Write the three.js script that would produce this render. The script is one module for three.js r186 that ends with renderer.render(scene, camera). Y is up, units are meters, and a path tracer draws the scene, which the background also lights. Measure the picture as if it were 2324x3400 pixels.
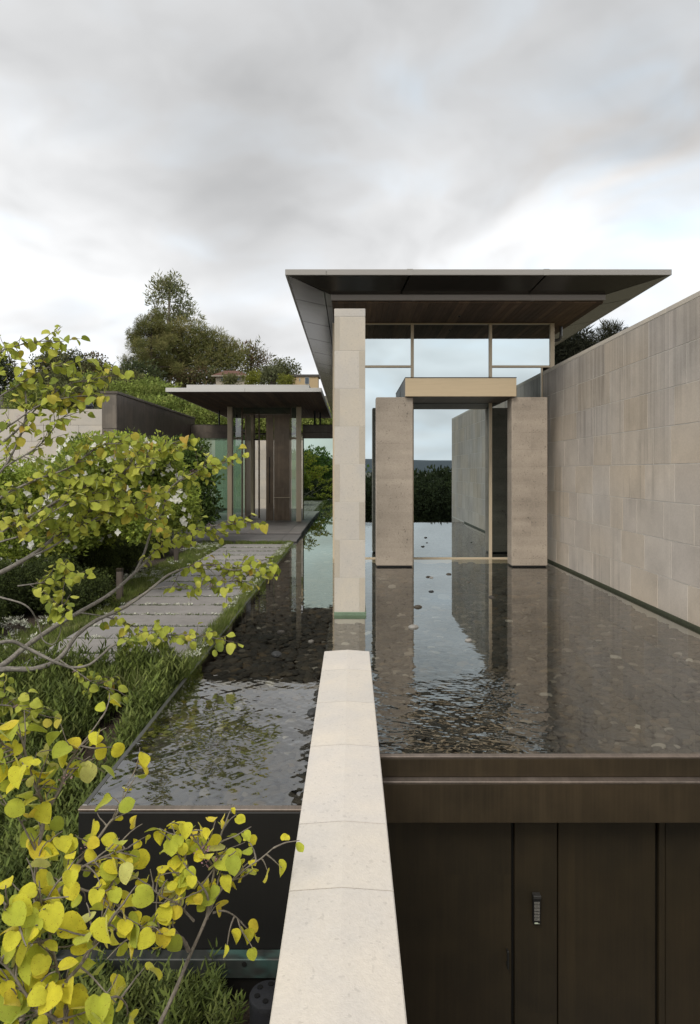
import * as THREE from 'three';
import { mergeGeometries } from 'three/addons/utils/BufferGeometryUtils.js';

// ---------------------------------------------------------------- camera, sky, sun, exposure
// Survey units: everything is laid out in units of S metres; x right, y up from the water level, z = distance ahead of the camera.
const S = 0.72, F = 1549, EYE = 2.34, VX = 797, VY = 1068;
const W = (x, y, z) => new THREE.Vector3(x * S, y * S, -z * S);
const P = (X, Y, z) => W((X - VX) * z / F, EYE - (Y - VY) * z / F, z);      // photo direction + distance -> place
const scene = new THREE.Scene();
const camera = new THREE.PerspectiveCamera(2 * Math.atan(1162 / F) * 180 / Math.PI, 1589 / 2324, 0.1, 6000);
camera.setViewOffset(1589, 2324, -2.5, 94, 1589, 2324);
camera.position.copy(W(0, EYE, 0)); camera.lookAt(W(0, EYE, 100)); camera.updateMatrixWorld();
const renderer = new THREE.WebGLRenderer({ antialias: true });
renderer.toneMapping = THREE.LinearToneMapping; renderer.toneMappingExposure = 1.22;
renderer.shadowMap.enabled = true;

function rng(seed) { let a = seed >>> 0; return () => { a = (a + 0x6D2B79F5) | 0; let t = Math.imul(a ^ (a >>> 15), 1 | a); t = (t + Math.imul(t ^ (t >>> 7), 61 | t)) ^ t; return ((t ^ (t >>> 14)) >>> 0) / 4294967296; }; }
const hash = (x, y, z, s) => { let h = Math.imul(x, 374761393) ^ Math.imul(y, 668265263) ^ Math.imul(z, 2147483647 - 58) ^ Math.imul(s, 974634777); h = Math.imul(h ^ (h >>> 13), 1274126177); h = Math.imul(h ^ (h >>> 16), 2246822519); return ((h ^ (h >>> 14)) >>> 0) / 4294967296; };
const sm = (t) => t * t * (3 - 2 * t), lerp = (a, b, t) => a + (b - a) * t, clamp = (x, a = 0, b = 1) => Math.min(b, Math.max(a, x));
const step = (a, b, x) => sm(clamp((x - a) / (b - a)));
function noise3(x, y, z, s) {
  const X = Math.floor(x), Y = Math.floor(y), Z = Math.floor(z), u = sm(x - X), v = sm(y - Y), w = sm(z - Z);
  const h = (a, b, c) => hash(X + a, Y + b, Z + c, s);
  return lerp(lerp(lerp(h(0, 0, 0), h(1, 0, 0), u), lerp(h(0, 1, 0), h(1, 1, 0), u), v), lerp(lerp(h(0, 0, 1), h(1, 0, 1), u), lerp(h(0, 1, 1), h(1, 1, 1), u), v), w);
}
function fbm3(x, y, z, oct, s) { let a = 0, w = 0.5, n = 0; for (let i = 0; i < oct; i++) { a += w * noise3(x, y, z, s + i); n += w; x *= 2.03; y *= 2.03; z *= 2.03; w *= 0.52; } return a / n; }

const sunDir = new THREE.Vector3(-0.3, 0.8, 0.62).normalize();
{ // overcast sky, computed by direction
  const w = 1600, h = 800, d = new Float32Array(w * h * 4);
  const dirOf = (X, Y) => new THREE.Vector3((X - VX) / F, (VY - Y) / F, -1).normalize();
  const spots = [[60, 690, 9, 0.18], [270, 640, 7, 0.07], [560, 420, 9, -0.13], [470, 560, 6, -0.08], [330, 200, 10, -0.05], [860, 290, 7, 0.03], [1440, 560, 13, 0.18], [960, 420, 9, -0.08], [760, 140, 10, -0.06],
    [1500, 60, 14, -0.07], [150, 250, 14, 0.03], [150, 715, 2.2, -0.16], [820, 560, 8, 0.03], [1250, 250, 8, -0.03], [60, 520, 6, -0.04]].map(([X, Y, a, v]) => [dirOf(X, Y), Math.cos(a * Math.PI / 180), a * Math.PI / 180, v]);
  const blue = [[dirOf(1430, 390), 0.12, 0.15], [dirOf(930, 225), 0.05, 0.05]];
  const v = new THREE.Vector3();
  for (let j = 0; j < h; j++) for (let i = 0; i < w; i++) {
    const el = ((j + 0.5) / h - 0.5) * Math.PI, az = ((i + 0.5) / w - 0.5) * 2 * Math.PI, c = Math.cos(el);
    v.set(c * Math.cos(az), Math.sin(el), c * Math.sin(az));
    let L = 0.3, bl = 0;
    if (el > -0.02) {
      const e = Math.max(el, 0) * 180 / Math.PI, k = 1 / (v.y + 0.22), wx = v.x * k, wz = v.z * k;
      const warp = fbm3(wx * 1.6 + 5, wz * 1.6, 2, 4, 41) - 0.5;
      const n = fbm3(wx * 1.9 + warp * 1.3, wz * 1.7 - warp * 1.1, 0.5, 7, 7) - 0.5, n2 = fbm3(wx * 6 + warp * 4, wz * 5.5 + warp * 3, 3, 5, 23) - 0.5;
      L = lerp(0.82, 0.585, step(5, 34, e)) + n * 0.56 + n2 * 0.24;
      for (const [sd, , sa, val] of spots) { const a = Math.acos(clamp(sd.dot(v), -1, 1)) / sa; if (a < 3) L += val * Math.exp(-a * a) * (1 + n * 2.2); }
      for (const [sd, sa, val] of blue) { const a = Math.acos(clamp(sd.dot(v), -1, 1)) / sa; if (a < 3) bl += val * Math.exp(-a * a) * (0.6 + n2 * 3); }
      bl += 0.035 * clamp(n2 * 4, 0, 1);
      const g = Math.acos(clamp(sunDir.dot(v), -1, 1)) * 180 / Math.PI / 42; L *= 1 + 0.55 * Math.exp(-g * g);     // brighter cloud round the hidden sun
      L = clamp(L, 0.42, 1.5);
    }
    const o = (j * w + i) * 4; d[o] = L * (1 - bl * 1.3) * 0.992; d[o + 1] = L * (1 - bl * 0.35); d[o + 2] = L * (1.012 + bl * 0.55); d[o + 3] = 1;
  }
  const t = new THREE.DataTexture(d, w, h, THREE.RGBAFormat, THREE.FloatType);
  t.mapping = THREE.EquirectangularReflectionMapping; t.magFilter = t.minFilter = THREE.LinearFilter; t.wrapS = THREE.RepeatWrapping; t.needsUpdate = true;
  scene.background = t; scene.environment = t;
}
const sun = new THREE.DirectionalLight(new THREE.Color(1, 0.95, 0.87), 1.5);
sun.position.copy(sunDir).multiplyScalar(60).add(W(0, 0, 12)); sun.target.position.copy(W(0, 0, 12)); sun.castShadow = true; sun.shadow.radius = 42;
Object.assign(sun.shadow.camera, { left: -30, right: 30, top: 30, bottom: -30, far: 160 }); sun.shadow.mapSize.set(4096, 4096);
sun.name = 'sun'; scene.add(sun, sun.target);

// ---------------------------------------------------------------- helpers: names, things, pieces
const used = {}, wpos = new WeakMap();
function numbered(n) { used[n] = (used[n] ?? -1) + 1; return used[n] ? n + '_' + String(used[n]).padStart(3, '0') : n; }
function thing(name, label, category, base, group) {
  const o = new THREE.Group(); o.name = numbered(name); o.userData = { label, category }; if (group) o.userData.group = group;
  o.position.copy(base); wpos.set(o, base.clone()); scene.add(o); return o;
}
function structure(name, label, base = new THREE.Vector3()) {
  const o = new THREE.Group(); o.name = numbered(name); o.userData = { kind: 'structure', label }; o.position.copy(base); wpos.set(o, base.clone()); scene.add(o); return o;
}
function put(parent, name, geo, mat, at = new THREE.Vector3(), opt = {}) {   // `at` is in the world
  const m = opt.instances ? new THREE.InstancedMesh(geo, mat, opt.instances) : new THREE.Mesh(geo, mat);
  m.name = parent === scene ? numbered(name) : name; m.castShadow = m.receiveShadow = true;
  m.position.copy(at); if (parent !== scene) m.position.sub(wpos.get(parent)); wpos.set(m, at.clone());
  if (opt.stuff) m.userData.kind = 'stuff'; if (opt.label) m.userData.label = opt.label;
  parent.add(m); return m;
}
function chamfered(w, h, d, c) {
  const pos = []; c = Math.min(c, w * 0.3, h * 0.3, d * 0.3);
  const v = (sx, sy, sz, ax) => [sx * (w / 2 - (ax === 0 ? 0 : c)), sy * (h / 2 - (ax === 1 ? 0 : c)), sz * (d / 2 - (ax === 2 ? 0 : c))];
  const tri = (a, b, e) => { const ux = b[0] - a[0], uy = b[1] - a[1], uz = b[2] - a[2], vx = e[0] - a[0], vy = e[1] - a[1], vz = e[2] - a[2];
    const n = [uy * vz - uz * vy, uz * vx - ux * vz, ux * vy - uy * vx], m = n[0] * (a[0] + b[0] + e[0]) + n[1] * (a[1] + b[1] + e[1]) + n[2] * (a[2] + b[2] + e[2]);
    pos.push(...a, ...(m > 0 ? b : e), ...(m > 0 ? e : b)); };
  const quad = (a, b, e, f) => { tri(a, b, e); tri(a, e, f); };
  for (const s of [-1, 1]) {
    quad(v(s, -1, -1, 0), v(s, 1, -1, 0), v(s, 1, 1, 0), v(s, -1, 1, 0));
    quad(v(-1, s, -1, 1), v(1, s, -1, 1), v(1, s, 1, 1), v(-1, s, 1, 1));
    quad(v(-1, -1, s, 2), v(1, -1, s, 2), v(1, 1, s, 2), v(-1, 1, s, 2));
    for (const t of [-1, 1]) {
      quad(v(s, t, -1, 0), v(s, t, 1, 0), v(s, t, 1, 1), v(s, t, -1, 1));
      quad(v(s, -1, t, 0), v(s, 1, t, 0), v(s, 1, t, 2), v(s, -1, t, 2));
      quad(v(-1, s, t, 1), v(1, s, t, 1), v(1, s, t, 2), v(-1, s, t, 2));
      for (const q of [-1, 1]) tri(v(s, t, q, 0), v(s, t, q, 1), v(s, t, q, 2));
    }
  }
  const g = new THREE.BufferGeometry(); g.setAttribute('position', new THREE.Float32BufferAttribute(pos, 3)); g.computeVertexNormals(); return g;
}
function boxUV(g, at, off = [0, 0], turn = false) {   // uv in metres from the place of each face
  const p = g.attributes.position, n = g.attributes.normal, uv = new Float32Array(p.count * 2);
  for (let i = 0; i < p.count; i++) {
    const x = p.getX(i) + at.x, y = p.getY(i) + at.y, z = p.getZ(i) + at.z, ax = Math.abs(n.getX(i)), ay = Math.abs(n.getY(i)), az = Math.abs(n.getZ(i));
    let a = ax >= ay && ax >= az ? [z, y] : ay >= az ? [x, z] : [x, y]; if (turn) a = [a[1], a[0]];
    uv[2 * i] = a[0] + off[0]; uv[2 * i + 1] = a[1] + off[1];
  }
  g.setAttribute('uv', new THREE.BufferAttribute(uv, 2)); return g;
}
const pr = rng(77);
function box(parent, name, x0, x1, y0, y1, z0, z1, mat, o = {}) {   // survey units
  const at = W((x0 + x1) / 2, (y0 + y1) / 2, (z0 + z1) / 2);
  if (o.c === 0) return put(parent, name, boxUV(x1 - x0 < z1 - z0 ? new THREE.PlaneGeometry((z1 - z0) * S, (y1 - y0) * S).rotateY(-Math.PI / 2) : new THREE.PlaneGeometry((x1 - x0) * S, (y1 - y0) * S), at), mat, at, o);   // a glass sheet
  const g = chamfered((x1 - x0) * S, (y1 - y0) * S, Math.abs(z1 - z0) * S, o.c ?? 0.004);
  boxUV(g, at, o.fixed ? [0, 0] : [pr() * 3, pr() * 3], o.turn);
  return put(parent, name, g, mat, at, o);
}
function poly(parent, name, corners, faces, mat, o = {}) {   // survey-unit corners, faces = lists of corner numbers, flat shaded
  const ws = corners.map((c) => W(...c)), at = ws.reduce((a, b) => a.add(b), new THREE.Vector3()).divideScalar(ws.length), pos = [];
  for (const f of faces) for (let i = 1; i + 1 < f.length; i++) for (const k of [f[0], f[i], f[i + 1]]) { const q = corners[k]; const v = W(...q).sub(at); pos.push(v.x, v.y, v.z); }
  const g = new THREE.BufferGeometry(); g.setAttribute('position', new THREE.Float32BufferAttribute(pos, 3)); g.computeVertexNormals(); boxUV(g, at, o.fixed ? [0, 0] : [pr() * 3, pr() * 3]);
  return put(parent, name, g, mat, at, o);
}
const HEX = [[0, 1, 2, 3], [7, 6, 5, 4], [0, 4, 5, 1], [1, 5, 6, 2], [2, 6, 7, 3], [3, 7, 4, 0]];
// sloped plate: four bottom corners and a thickness upward
const plate = (parent, name, c4, t, mat, o) => poly(parent, name, [...c4, ...c4.map(([x, y, z]) => [x, y + t, z])], HEX, mat, o);

// ---------------------------------------------------------------- procedural textures and materials
function tn(x, y, per, s) { const X = Math.floor(x), Y = Math.floor(y), u = sm(x - X), v = sm(y - Y), m = (a) => ((a % per) + per) % per, a = m(X), b = m(X + 1), c = m(Y), e = m(Y + 1);
  return lerp(lerp(hash(a, c, 0, s), hash(b, c, 0, s), u), lerp(hash(a, e, 0, s), hash(b, e, 0, s), u), v); }
function tf(u, v, f, oct, s) { let a = 0, w = 0.5, n = 0; for (let i = 0; i < oct; i++) { a += w * tn(u * f, v * f, f, s + i * 7); n += w; f *= 2; w *= 0.55; } return a / n; }
const srgb = (c) => 255 * (c <= 0.0031308 ? 12.92 * c : 1.055 * Math.pow(c, 1 / 2.4) - 0.055);
function tex(w, h, f, rep, color = true) {
  const d = new Uint8Array(w * h * 4);
  for (let j = 0; j < h; j++) for (let i = 0; i < w; i++) { const c = f((i + 0.5) / w, (j + 0.5) / h), o = (j * w + i) * 4; for (let k = 0; k < 3; k++) { const q = Array.isArray(c) ? c[k] : c; d[o + k] = clamp(color ? srgb(clamp(q)) : q * 255, 0, 255); } d[o + 3] = 255; }
  const t = new THREE.DataTexture(d, w, h); if (color) t.colorSpace = THREE.SRGBColorSpace; t.wrapS = t.wrapT = THREE.RepeatWrapping; t.magFilter = t.minFilter = THREE.LinearFilter; t.repeat.set(1 / rep[0], 1 / rep[1]); t.needsUpdate = true; return t;
}
const tint = (a, k) => a.map((x) => x * k), rgbL = (r, g, b) => new THREE.Color().setRGB(r, g, b);
const std = (o) => new THREE.MeshStandardMaterial(o), phy = (o) => new THREE.MeshPhysicalMaterial(o);
const variants = (m, list) => list.map((k) => { const c = m.clone(); c.color = Array.isArray(k) ? rgbL(...k) : rgbL(k, k, k); return c; });

const stoneMap = tex(768, 768, (u, v) => { const a = tf(u, v, 3, 4, 1) - 0.5, b = tf(u, v, 9, 5, 9) - 0.5, f = tf(u, v, 160, 2, 15) - 0.5, p = tf(u, v, 90, 2, 33);
  const k = 1 + a * 0.18 + b * 0.12 + f * 0.11 - (p > 0.80 ? 0.12 : 0), w = a * 0.10 + b * 0.08; return [0.60 * k * (1 + w * 0.5), 0.555 * k, 0.49 * k * (1 - w)]; }, [1.6, 1.6]);
const grainBump = tex(512, 512, (u, v) => tf(u, v, 120, 3, 5) * 0.6 + tf(u, v, 16, 3, 8) * 0.4, [0.5, 0.5], false);
const limestone = std({ map: stoneMap, roughness: 0.85, bumpMap: grainBump, bumpScale: 0.0016 });
const limestones = variants(limestone, [[0.95, 0.945, 0.94], [0.98, 0.965, 0.93], [0.89, 0.88, 0.85], [0.92, 0.90, 0.86], [0.84, 0.81, 0.75]]);
const copingStone = variants(limestone, [[1.04, 1.04, 1.06], [1.01, 1.01, 1.02], [1.03, 1.025, 1.03]]);
const mortar = std({ color: rgbL(0.62, 0.59, 0.53), roughness: 0.95, bumpMap: grainBump, bumpScale: 0.002 });
// rain-streaked wall: the stains hang from the coping and the joints
const WALL_L = 16.4, WALL_H = 3.7;
const streakMap = tex(2048, 640, (u, v) => {
  const x = u * WALL_L, y = v * WALL_H, n1 = (f, s) => noise3(x * f, 0.5, 0.5, s);
  const len = 0.25 + 1.5 * Math.pow(n1(1.1, 3), 1.3) + 2.0 * n1(7, 4) * n1(2.3, 5), drop = WALL_H - 0.1 - y, fade = 1 - step(len * 0.5, len * 1.4, drop);
  const fine = n1(30, 7) * 0.45 + n1(68, 8) * 0.35 + n1(120, 6) * 0.2, broad = n1(9, 9) * 0.6 + n1(3.2, 10) * 0.4, wob = noise3(x * 30, y * 1.3, 2, 12);
  let dark = fade * (0.12 + 0.88 * step(0.36, 0.75, fine * 0.62 + broad * 0.5)) * (0.55 + 0.6 * wob) * 0.62 + 0.25 * step(0.52, 0.75, noise3(x * 20, y * 0.9, 5, 20)) * step(0.4, 0.7, noise3(x * 0.9, y * 1.2, 8, 21));
  let pale = step(0.73, 0.88, n1(13, 14) * 0.6 + n1(46, 15) * 0.4) * (0.35 + 0.65 * noise3(x * 8, y * 1.1, 4, 16)) * 0.5;
  const block = noise3(x * 1.7, y * 2.2, 7, 30) - 0.5, m = fbm3(x * 6, y * 6, 3, 4, 50) - 0.5, g = noise3(x * 90, y * 90, 3, 60) - 0.5, warm = noise3(x * 0.8, y * 1.7, 1, 70);
  const k = (1 + block * 0.16 + m * 0.2 + g * 0.12) * (1 - dark * 0.55) * (1 + pale * 0.5);
  return [0.50 * k * (0.98 + 0.06 * warm), 0.447 * k, 0.378 * k * (1.06 - 0.10 * warm)];
}, [WALL_L, WALL_H]);
const wallStone = variants(std({ map: streakMap, roughness: 0.88, bumpMap: grainBump, bumpScale: 0.0015 }), [1.02, 0.97, 1.06, [1.05, 1.02, 0.97], [0.98, 0.98, 0.99], [1.01, 0.98, 0.93], 1.04]);
const concreteMap = tex(768, 768, (u, v) => { const a = tf(u, v, 3, 4, 61) - 0.5, band = tn(3.5, v * 8, 8, 66) - 0.5, band2 = tn(u * 3, v * 26, 26, 67) - 0.5, f = tf(u, v, 150, 2, 68) - 0.5, p = tf(u, v, 110, 1, 69), ln = Math.abs(((v * 7.3 + 0.03 * tf(u, v, 4, 2, 70)) % 1) - 0.5) > 0.487 ? 1 : 0;
  const k = 1 + a * 0.62 + band * 0.2 + band2 * 0.24 + f * 0.24 - (p > 0.90 ? 0.35 : 0) - ln * 0.13 * tf(u, v, 5, 2, 71) * 2; return [0.36 * k, 0.305 * k, 0.245 * k]; }, [2.2, 2.2]);
const concretes = variants(std({ map: concreteMap, roughness: 0.9, bumpMap: grainBump, bumpScale: 0.003 }), [1, [1.04, 1.03, 1.02]]);
const bronzeMap = tex(512, 512, (u, v) => { const a = tf(u, v, 3, 4, 81) - 0.5, b = tf(u, v, 12, 4, 85) - 0.5, s = tn(u * 200, v * 6, 200, 88) - 0.5; const dr = step(0.62, 0.85, tn(u * 26, v * 2, 26, 90)) * tf(u, v, 5, 3, 92), k = 1 + a * 0.75 + b * 0.45 + s * 0.22 + dr * 0.35; return [0.5 * k, 0.5 * k * (1 - a * 0.12), 0.5 * k * (1 - a * 0.25)]; }, [1.7, 1.7]);
const bronze = (r, g, b, rough = 0.45, metal = 0.45) => std({ map: bronzeMap, color: rgbL(r * 2, g * 2, b * 2), roughness: rough, metalness: metal });
const M = {
  doorBronze: bronze(0.17, 0.125, 0.085, 0.34, 0.4), wingBronze: bronze(0.15, 0.125, 0.105, 0.42, 0.35), wingEnd: bronze(0.17, 0.145, 0.115, 0.5, 0.3), bandBronze: bronze(0.13, 0.105, 0.082, 0.5, 0.3),
  darkBronze: bronze(0.026, 0.0185, 0.0085, 0.52, 0.15), lipBronze: bronze(0.22, 0.18, 0.15, 0.4, 0.5), poolBlack: bronze(0.008, 0.0072, 0.006, 0.6, 0.0), panelBronze: bronze(0.056, 0.040, 0.022, 0.48, 0.3),
  champagne: std({ color: rgbL(0.66, 0.54, 0.38), roughness: 0.42, metalness: 0.15 }), champagneLight: std({ color: rgbL(0.60, 0.47, 0.30), roughness: 0.5, metalness: 0.15, map: tex(256, 256, (u, v) => 0.93 + 0.07 * tn(u * 4, v * 120, 120, 4), [1, 1]) }),
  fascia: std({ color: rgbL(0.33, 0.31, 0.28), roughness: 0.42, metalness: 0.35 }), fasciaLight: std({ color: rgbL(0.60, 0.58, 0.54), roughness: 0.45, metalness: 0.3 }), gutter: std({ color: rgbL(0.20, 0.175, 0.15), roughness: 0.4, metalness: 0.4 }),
  eave: std({ color: rgbL(0.09, 0.082, 0.074), roughness: 0.2, metalness: 0.7, bumpMap: tex(256, 256, (u, v) => tf(u, v, 4, 3, 91), [2.5, 2.5], false), bumpScale: 0.003 }),
  black: std({ color: rgbL(0.012, 0.012, 0.011), roughness: 0.5 }), steel: std({ color: rgbL(0.16, 0.16, 0.16), roughness: 0.35, metalness: 0.7 }), interior: std({ color: rgbL(0.22, 0.20, 0.17), roughness: 0.8 }),
  verdigris: std({ map: tex(512, 256, (u, v) => { const g = step(0.42, 0.72, tf(u, v, 6, 4, 95)), s = tn(u * 60, v * 4, 60, 96); return [0.035 + 0.03 * g + 0.03 * s, 0.042 + 0.10 * g + 0.025 * s, 0.04 + 0.085 * g + 0.02 * s]; }, [1.4, 0.7]), roughness: 0.55, metalness: 0.3 }),
  algae: std({ map: tex(512, 128, (u, v) => { const g = tf(u, v, 40, 3, 97), k = 0.5 + g; return [0.045 * k, 0.05 * k, 0.026 * k]; }, [1.2, 0.3]), roughness: 0.8 }),
  algaePale: std({ map: tex(256, 64, (u, v) => { const k = 0.7 + 0.6 * tf(u, v, 30, 3, 98); return [0.16 * k, 0.23 * k, 0.15 * k]; }, [0.6, 0.2]), roughness: 0.7 }),
};
const slateMap = tex(640, 640, (u, v) => { const k = 0.9 + 0.24 * (tf(u, v, 4, 4, 101) - 0.5) + 0.14 * (tf(u, v, 22, 3, 104) - 0.5) + 0.14 * (tn(u * 40, v * 300, 300, 103) - 0.5) + 0.14 * (tf(u, v, 200, 1, 102) - 0.5); return [0.9 * k, 0.88 * k, 0.87 * k]; }, [1.5, 1.5]);
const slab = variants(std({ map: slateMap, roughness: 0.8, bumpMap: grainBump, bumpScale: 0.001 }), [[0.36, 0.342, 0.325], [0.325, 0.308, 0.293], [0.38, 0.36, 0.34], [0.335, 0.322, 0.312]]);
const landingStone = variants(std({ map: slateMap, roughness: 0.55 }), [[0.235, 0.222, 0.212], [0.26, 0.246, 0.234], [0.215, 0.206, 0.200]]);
const woodMap = tex(512, 512, (u, v) => { const g = tn(u * 70 + 6 * tf(u, v, 3, 2, 111), v * 3, 76, 112), h = tf(u, v, 8, 4, 113); const k = 0.62 + 0.5 * g * 0.7 + 0.42 * (h - 0.5); return [0.30 * k, 0.19 * k, 0.115 * k]; }, [0.5, 2.4]);
const wood = variants(std({ map: woodMap, roughness: 0.85 }), [[0.52, 0.53, 0.54], [0.42, 0.42, 0.43], [0.6, 0.6, 0.59], [0.47, 0.46, 0.46], [0.36, 0.37, 0.38]]);
// coated glass: a strong mirror outside, a dim green-tinted view in
const glass = phy({ color: rgbL(0.55, 0.62, 0.64), roughness: 0.0, metalness: 1 });   // mirror-coated solar glazing
const clearGlass = phy({ color: rgbL(0.50, 0.68, 0.58), roughness: 0.0, transmission: 1, thickness: 0, ior: 2.2 });
const linkGlass = phy({ color: rgbL(0.45, 0.54, 0.48), roughness: 0.0, metalness: 1 });

// ---------------------------------------------------------------- ground and terrain
const soilMap = tex(768, 768, (u, v) => { const a = tf(u, v, 5, 4, 121), c = tf(u, v, 60, 3, 122), d = tn(u * 140, v * 50, 140, 123), e = tn(u * 45, v * 150, 150, 124), k = 0.35 + 0.8 * a * c + (d > 0.84 ? 0.9 : 0) + (e > 0.86 ? 0.7 : 0); return [0.078 * k, 0.054 * k, 0.037 * k]; }, [1.3, 1.3]);
const soilBump = tex(512, 512, (u, v) => tf(u, v, 60, 4, 128), [0.65, 0.65], false);
const soil = std({ map: soilMap, roughness: 1, bumpMap: soilBump, bumpScale: 0.02 });
const turfMap = tex(512, 512, (u, v) => { const a = tf(u, v, 4, 5, 131), b = tf(u, v, 90, 3, 135), k = 0.4 + 0.7 * a + 0.6 * (b - 0.5); return [0.11 * k, 0.10 * k, 0.06 * k]; }, [9, 9]);
const turf = std({ map: turfMap, roughness: 1 });
const hillH = (x, z) => { const base = z < 0 ? -2.6 : -3.2; if (z < 44) return base; const t = (z - 44) / 66; return lerp(base, 0.2, step(44, 50, z)) + 14.5 * sm(clamp(t)) + Math.max(0, z - 110) * 0.02 + (noise3(x * 0.05, z * 0.05, 1, 140) - 0.5) * 3 * clamp(t * 2); };
function heightfield(parent, name, x0, x1, nx, z0, z1, nz, f, mat, warp) {
  const pos = [], uv = [], idx = [];
  for (let j = 0; j <= nz; j++) for (let i = 0; i <= nx; i++) {
    let a = i / nx, b = j / nz; if (warp) { a = 0.5 + 0.5 * Math.sign(a - 0.5) * Math.pow(Math.abs(2 * a - 1), warp); b = 0.4 + (b < 0.4 ? -0.4 * Math.pow((0.4 - b) / 0.4, warp) : 0.6 * Math.pow((b - 0.4) / 0.6, warp)); }
    const x = lerp(x0, x1, a), z = lerp(z0, z1, b), p = W(x, f(x, z), z); pos.push(p.x, p.y, p.z); uv.push(p.x, p.z);
    if (i < nx && j < nz) { const q = j * (nx + 1) + i; idx.push(q, q + 1, q + nx + 1, q + 1, q + nx + 2, q + nx + 1); }
  }
  const g = new THREE.BufferGeometry(); g.setAttribute('position', new THREE.Float32BufferAttribute(pos, 3)); g.setAttribute('uv', new THREE.Float32BufferAttribute(uv, 2)); g.setIndex(idx); g.computeVertexNormals();
  return put(parent, name, g, mat);
}
{
  const o = heightfield(scene, 'ground', -2600, 2600, 150, -2400, 2600, 200, (x, z) => hillH(x, z), turf, 2.6); o.userData = { kind: 'structure', label: 'grassy ground rising to the hillside behind the house' };
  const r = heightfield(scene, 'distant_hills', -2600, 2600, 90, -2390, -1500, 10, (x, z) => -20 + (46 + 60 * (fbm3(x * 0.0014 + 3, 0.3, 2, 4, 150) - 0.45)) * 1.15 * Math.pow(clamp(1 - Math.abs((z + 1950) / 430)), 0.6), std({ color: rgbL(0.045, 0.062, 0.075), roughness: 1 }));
  r.userData = { kind: 'structure', label: 'low wooded ridge far across the valley' };
}
const bedH = (x, z) => { const n = (noise3(x * 0.7, z * 0.7, 3, 160) - 0.5) * 0.10; return (z > 8.3 ? -0.02 : lerp(-1.22, -0.02, step(4.4, 8.6, z))) + (z < 8.4 && x < -2.2 ? n : 0) + Math.max(0, -x - 6) * 0.03 - (z > 8.2 && x > -4.05 ? 0.05 : 0); };
{
  const o = heightfield(scene, 'garden_bed', -22, -1.88, 110, -5, 46, 160, (x, z) => bedH(x, z), soil); o.userData = { kind: 'structure', label: 'mulched garden bed left of the pool' };
  const f = heightfield(scene, 'garden_bed', -1.88, -0.25, 20, -5, 4.6, 40, (x, z) => Math.max(-1.24, bedH(-3, z) * 0.2 - 1.0) - 0.02 + 0.05 * noise3(x * 3, z * 3, 1, 3), soil); f.userData = { kind: 'structure', label: 'dark soil strip below the black pool wall' };
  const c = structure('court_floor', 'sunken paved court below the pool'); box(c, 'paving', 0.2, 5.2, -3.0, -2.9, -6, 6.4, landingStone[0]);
}

// ---------------------------------------------------------------- reflecting pool
function rippleTex(w, h, mx, mz, mask, seed) {   // float heights of wind ripples over mx x mz metres
  const d = new Float32Array(w * h * 4), r = rng(seed), waves = [];
  for (let i = 0; i < 30; i++) { const len = 0.035 * Math.pow(9, r()), a = (r() - 0.5) * 2.4 + Math.PI / 2, k = 2 * Math.PI / len; waves.push([k * Math.cos(a), k * Math.sin(a), r() * 6.28, len * 0.00135]); }
  for (let j = 0; j < h; j++) for (let i = 0; i < w; i++) {
    const x = (i + 0.5) / w * mx, z = (j + 0.5) / h * mz, m = mask(x, z), wx = x + 0.05 * noise3(x * 5, z * 5, 1, seed), wz = z + 0.05 * noise3(x * 5, z * 5, 2, seed + 1); let y = 0;
    for (let q = 0; q < 30; q++) { const s = waves[q]; y += s[3] * Math.sin(s[0] * wx + s[1] * wz + s[2]); }
    d[(j * w + i) * 4] = y * m; d[(j * w + i) * 4 + 3] = 1;
  }
  const t = new THREE.DataTexture(d, w, h, THREE.RGBAFormat, THREE.FloatType); t.magFilter = t.minFilter = THREE.LinearFilter; t.needsUpdate = true; return t;
}
const waterMat = (bump) => phy({ color: rgbL(0.86, 0.86, 0.80), roughness: 0.0, transmission: 1, thickness: 0, ior: 2.5, bumpMap: bump, bumpScale: bump ? 1 : 0 });
const POOL = { lx: -1.85, z0: 4.76, z1: 5.62, rx: 5.1, gz: 18.17 };
function sheet(parent, name, x0, x1, z0, z1, y, mat, nz = 8) {
  const pos = [], uv = [], idx = [], at = W((x0 + x1) / 2, y, (z0 + z1) / 2);
  for (let j = 0; j <= nz; j++) for (let i = 0; i <= 1; i++) { const p = W(lerp(x0, x1, i), y, lerp(z0, z1, j / nz)).sub(at); pos.push(p.x, p.y, p.z); uv.push(i, j / nz); if (!i && j < nz) { const q = 2 * j; idx.push(q, q + 1, q + 2, q + 1, q + 3, q + 2); } }
  const g = new THREE.BufferGeometry(); g.setAttribute('position', new THREE.Float32BufferAttribute(pos, 3)); g.setAttribute('uv', new THREE.Float32BufferAttribute(uv, 2)); g.setIndex(idx); g.computeVertexNormals(); return put(parent, name, g, mat, at);
}
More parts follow.
